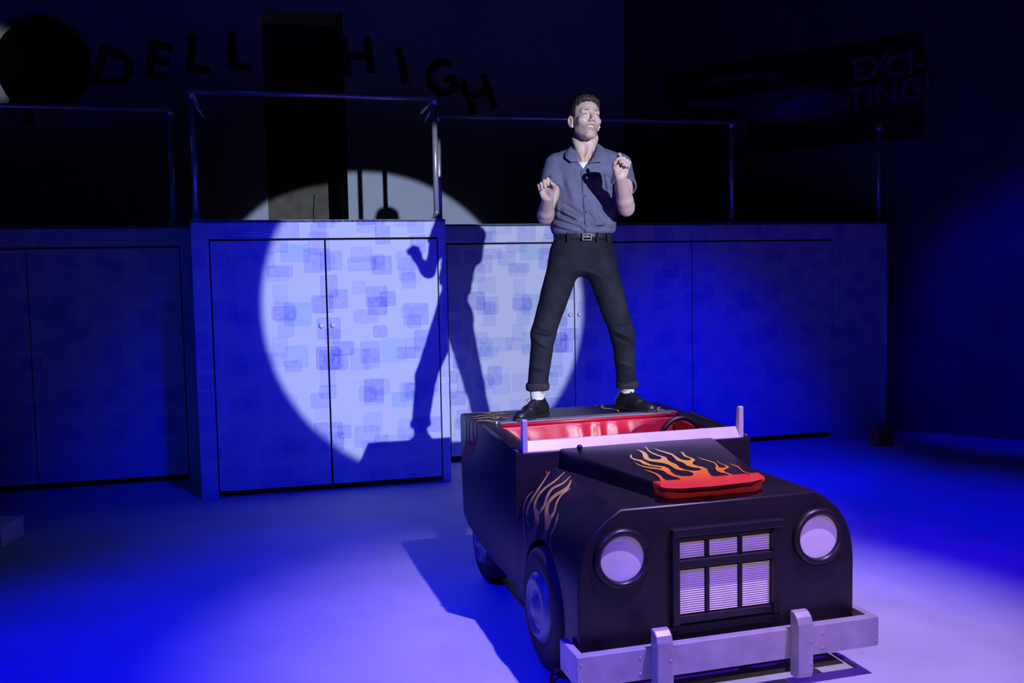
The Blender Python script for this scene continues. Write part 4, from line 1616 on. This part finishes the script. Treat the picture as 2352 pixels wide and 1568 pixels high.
# placket, buttons, pocket
rows = []
for y in range(392, 538, 5):
    r_ = [on_shirt(1334 + (y - 392) * 0.075 + dx, y, 0.0025) for dx in (0, 4, 8, 12)]
    if all(p is not None for p in r_):
        rows.append(r_)
if len(rows) > 2:
    sheet('placket', rows, M_SHIRT, so, 0.002)
for y in (450, 487, 519):
    p = on_shirt(1340 + (y - 392) * 0.075, y, 0.005)
    if p is not None:
        ell_obj('button', p, (0.0055, 0.002, 0.0055), np.eye(3), M_BUTTON, so, 12, 6)
rows = []
for y in range(404, 452, 4):
    r_ = [on_shirt(x, y, 0.003) for x in range(1364, 1404, 4)]
    if all(p is not None for p in r_):
        rows.append(r_)
if len(rows) > 2:
    sheet('pocket', rows, M_SHIRT, so, 0.002)

# --- jeans
JF = [((1232, 748), (1272, 762), .010, .008, 4.92), ((1226, 768), (1270, 776), .010, -.007, 4.92), ((1230, 782), (1262, 800), .010, .008, 4.92), ((1412, 762), (1452, 775), .010, .009, 4.99), ((1416, 776), (1452, 790), .009, -.007, 4.99),
      ((1420, 745), (1450, 740), .010, .005, 4.99), ((1300, 630), (1336, 618), .012, .006, 4.98), ((1340, 620), (1390, 640), .012, .006, 4.98), ((1262, 575), (1320, 590), .010, .004, 4.98), ((1350, 590), (1405, 575), .010, .004, 4.98),
      ((1220, 840), (1250, 850), .010, .004, 4.93), ((1418, 830), (1455, 845), .010, .004, 5.08)]
JW = [(W(a[0], a[1], dp), W(b[0], b[1], dp), w_, am) for a, b, w_, am, dp in JF]
ZCR, ZCL = W(1236, 893, 4.985)[2], W(1436, 888, 5.185)[2]


def jeans(P):
    d = leg_fields(P, 0.0)
    fz = 0
    for a, b, w_, am in JW:
        fz = fz + fold(P, a, b, w_, am)
    d = d - fz * 1.6 - vnoise(P, 60, 9) * 0.0022
    d = np.maximum(d, P[:, 2] - W(1340, 538, DT)[2])
    zc = np.where(P[:, 0] < (AN_R[0] + AN_L[0]) / 2, ZCR, ZCL)
    d = np.maximum(d, zc - P[:, 2])
    return d


jl = np.array([KN_R[0] - 0.13, 4.80, min(ZCR, ZCL) - 0.02])
jh = np.array([KN_L[0] + 0.13, 5.32, W(1340, 536, DT)[2] + 0.02])
jv, jf = surface_nets(jeans, jl, jh, 0.0042)
jo = np_mesh('jeans', jv, jf, M_JEANS, person)


def ring(name, c, rx, ry, h, m, parent, th, tilt=(0, 0), bulge=0.35, seg=40):
    prof = [(0, -h / 2), (th * bulge, -h / 2 * 0.8), (th * 0.5, 0), (th * bulge, h / 2 * 0.8), (0, h / 2), (-th * 0.5, h / 2 * 0.8), (-th * 0.5, -h / 2 * 0.8)]
    v, f = [], []
    for k in range(seg):
        a = 2 * pi * k / seg
        for (o_, z) in prof:
            x, y = cos(a) * (rx + o_), sin(a) * (ry + o_)
            v.append((c[0] + x, c[1] + y, c[2] + z + tilt[0] * x + tilt[1] * y + 0.0015 * sin(3 * a)))
    n = len(prof)
    for k in range(seg):
        for q in range(n):
            f.append((k * n + q, k * n + (q + 1) % n, ((k + 1) % seg) * n + (q + 1) % n, ((k + 1) % seg) * n + q))
    return pyd(name, v, f, m, parent, True)


def leg_at(kn, an, z):
    a, b = kn, an + np.array([0, 0, 0.02])
    t = (a[2] - z) / (a[2] - b[2])
    return a + (b - a) * t


cR, cL = leg_at(KN_R, AN_R, ZCR + 0.014), leg_at(KN_L, AN_L, ZCL + 0.016)
ring('cuff', cR, 0.0555, 0.056, 0.040, M_CUFF, jo, 0.016, (0.02, 0))
ring('cuff', cL, 0.0555, 0.056, 0.040, M_CUFF, jo, 0.014, (-0.02, 0))
bc = W(1338, 543, DT)
bel = ring('belt', bc, 0.153, 0.100, 0.036, M_BELT, person, 0.008, (0, 0), 0.48, 64)
bkx = W(1348, 544, 4.968)
bko = boxes('buckle', [(-0.026, 0.026, -0.010, -0.003, -0.019, -0.012), (-0.026, 0.026, -0.010, -0.003, 0.012, 0.019), (-0.026, -0.018, -0.010, -0.003, -0.012, 0.012), (0.018, 0.026, -0.010, -0.003, -0.012, 0.012),
                        (-0.020, 0.018, -0.012, -0.006, -0.004, 0.004)], M_BUCKLE, bel, 0.002)
bko.location = bkx
for (x, dp) in ((1304, 4.988), (1372, 4.983), (1396, 5.01)):
    q = W(x, 543, dp)
    boxes('belt_loop', [(q[0] - 0.006, q[0] + 0.006, q[1] - 0.010, q[1] + 0.004, q[2] - 0.026, q[2] + 0.024)], M_JEANS, jo, 0.002)
JT = None
_bm = bmesh.new()
_bm.from_mesh(jo.data)
JT = BVHTree.FromBMesh(_bm)
_bm.free()


def on_jeans(x, y, eps=0.001):
    d = Vector(ray(x, y)).normalized()
    loc, nrm, i_, ds = JT.ray_cast(Vector(CPOS), d)
    return None if loc is None else np.array(loc + nrm * eps)


for pts in ([(1276, 556), (1284, 570), (1296, 572), (1304, 558)], [(1376, 556), (1384, 570), (1398, 574), (1406, 564)], [(1336, 556), (1335, 580), (1335, 600), (1334, 622)]):
    q = [on_jeans(*p) for p in pts]
    if all(p is not None for p in q):
        tube('seam', q, 0.0016, M_CUFF, jo, 6)


# --- socks and shoes
def shoe(name_lbl, ank, heading, z0):
    fw = np.array([sin(heading), -cos(heading), 0])          # heading measured from straight to the camera, to picture right
    sd_ = np.array([cos(heading), sin(heading), 0])
    org = np.array([ank[0], ank[1], z0])
    FR = np.array([sd_, fw, np.array([0, 0, 1.])])

    def upper(P):
        Q = (P - org) @ FR.T
        d = econe(Q, (0, -0.045, 0.040), (0, 0.085, 0.034), (0.034, 0.036), (0.044, 0.030), (1, 0, 0))
        d = smin(d, ell(Q, (0.0, 0.135, 0.026), (0.044, 0.068, 0.030)), 0.03)
        d = smin(d, econe(Q, (0, -0.030, 0.04), (0, -0.006, 0.086), (0.034, 0.040), (0.035, 0.048), (1, 0, 0)), 0.03)
        d = smin(d, cone(Q, (0, 0.02, 0.070), (0, 0.085, 0.050), 0.026, 0.026), 0.02)
        d = np.maximum(d, 0.016 - Q[:, 2])
        # opening
        op = econe(Q, (0, -0.012, 0.066), (0, -0.004, 0.12), (0.026, 0.038), (0.031, 0.044), (1, 0, 0))
        d = np.maximum(d, -op)
        # toe cap groove
        g = np.abs(Q[:, 1] - 0.118 + 8 * Q[:, 0] ** 2)
        return d + 0.0012 * np.exp(-(g / 0.004) ** 2)

    def sole(P):
        Q = (P - org) @ FR.T
        y = Q[:, 1]
        hw_ = np.interp(y, [-0.10, -0.085, -0.05, 0.02, 0.09, 0.14, 0.18, 0.205, 0.212], [0.0, 0.026, 0.038, 0.037, 0.049, 0.049, 0.036, 0.014, 0.0])
        d = np.abs(Q[:, 0]) - hw_
        d = np.maximum(d * 0.6, np.abs(Q[:, 2] - 0.010) - 0.0095)
        heel = (y > -0.03) & (y < 0.05)
        return np.where(heel, np.maximum(d, 0.005 - Q[:, 2]), d)

    lo_ = org - np.array([0.25, 0.25, 0.012])
    hi_ = org + np.array([0.25, 0.25, 0.13])
    uv, uf = surface_nets(upper, lo_, hi_, 0.0034)
    s_ = np_mesh('shoe', uv, uf, M_SHOE, person)
    s_['label'] = name_lbl
    wv_, wf_ = surface_nets(sole, lo_, hi_, 0.0034)
    np_mesh('sole', wv_, wf_, M_SOLE, s_)

    def T(x, y, z):
        return org + np.array([x, y, z]) @ FR
    for i, y in enumerate((0.045, 0.060, 0.075)):
        zt_ = 0.092 - (y - 0.03) * 0.40
        tube('lace', [T(-0.022, y, zt_ - 0.010), T(-0.010, y + 0.002, zt_ + 0.001), T(0.010, y - 0.002, zt_ + 0.001), T(0.022, y, zt_ - 0.010)], 0.0022, M_SOLE, s_, 6)
    tube('lace', [T(0, 0.038, 0.092), T(-0.018, 0.045, 0.105), T(-0.034, 0.055, 0.092), T(-0.024, 0.05, 0.082), T(0, 0.038, 0.092), T(0.016, 0.05, 0.102), T(0.034, 0.062, 0.088)], 0.002, M_SOLE, s_, 6)

    def sock(P):
        Q = (P - org) @ FR.T
        d = econe(Q, (0, -0.008, 0.05), (0, 0.004, 0.17), (0.030, 0.040), (0.039, 0.043), (1, 0, 0))
        d = d - 0.0012 * np.sin(np.arctan2(Q[:, 1], Q[:, 0]) * 24)
        return np.maximum(d, Q[:, 2] - 0.165)
    kv, kf = surface_nets(sock, org + np.array([-0.08, -0.08, 0.03]), org + np.array([0.08, 0.08, 0.19]), 0.0034)
    np_mesh('sock', kv, kf, M_TEE, person)


shoe('black lace-up shoe pointing to picture left', AN_R, radians(-34), 0.8475)
shoe('black lace-up shoe pointing to picture right', AN_L, radians(40), 0.8475)

# origin of the person at the base, parts keep their places
off = Vector((float(PB[0]), float(PB[1]), float(PB[2])))
person.data.transform(Matrix.Translation(-off))
person.location = off
for ch in person.children:
    ch.matrix_parent_inverse = Matrix.Translation(-off)
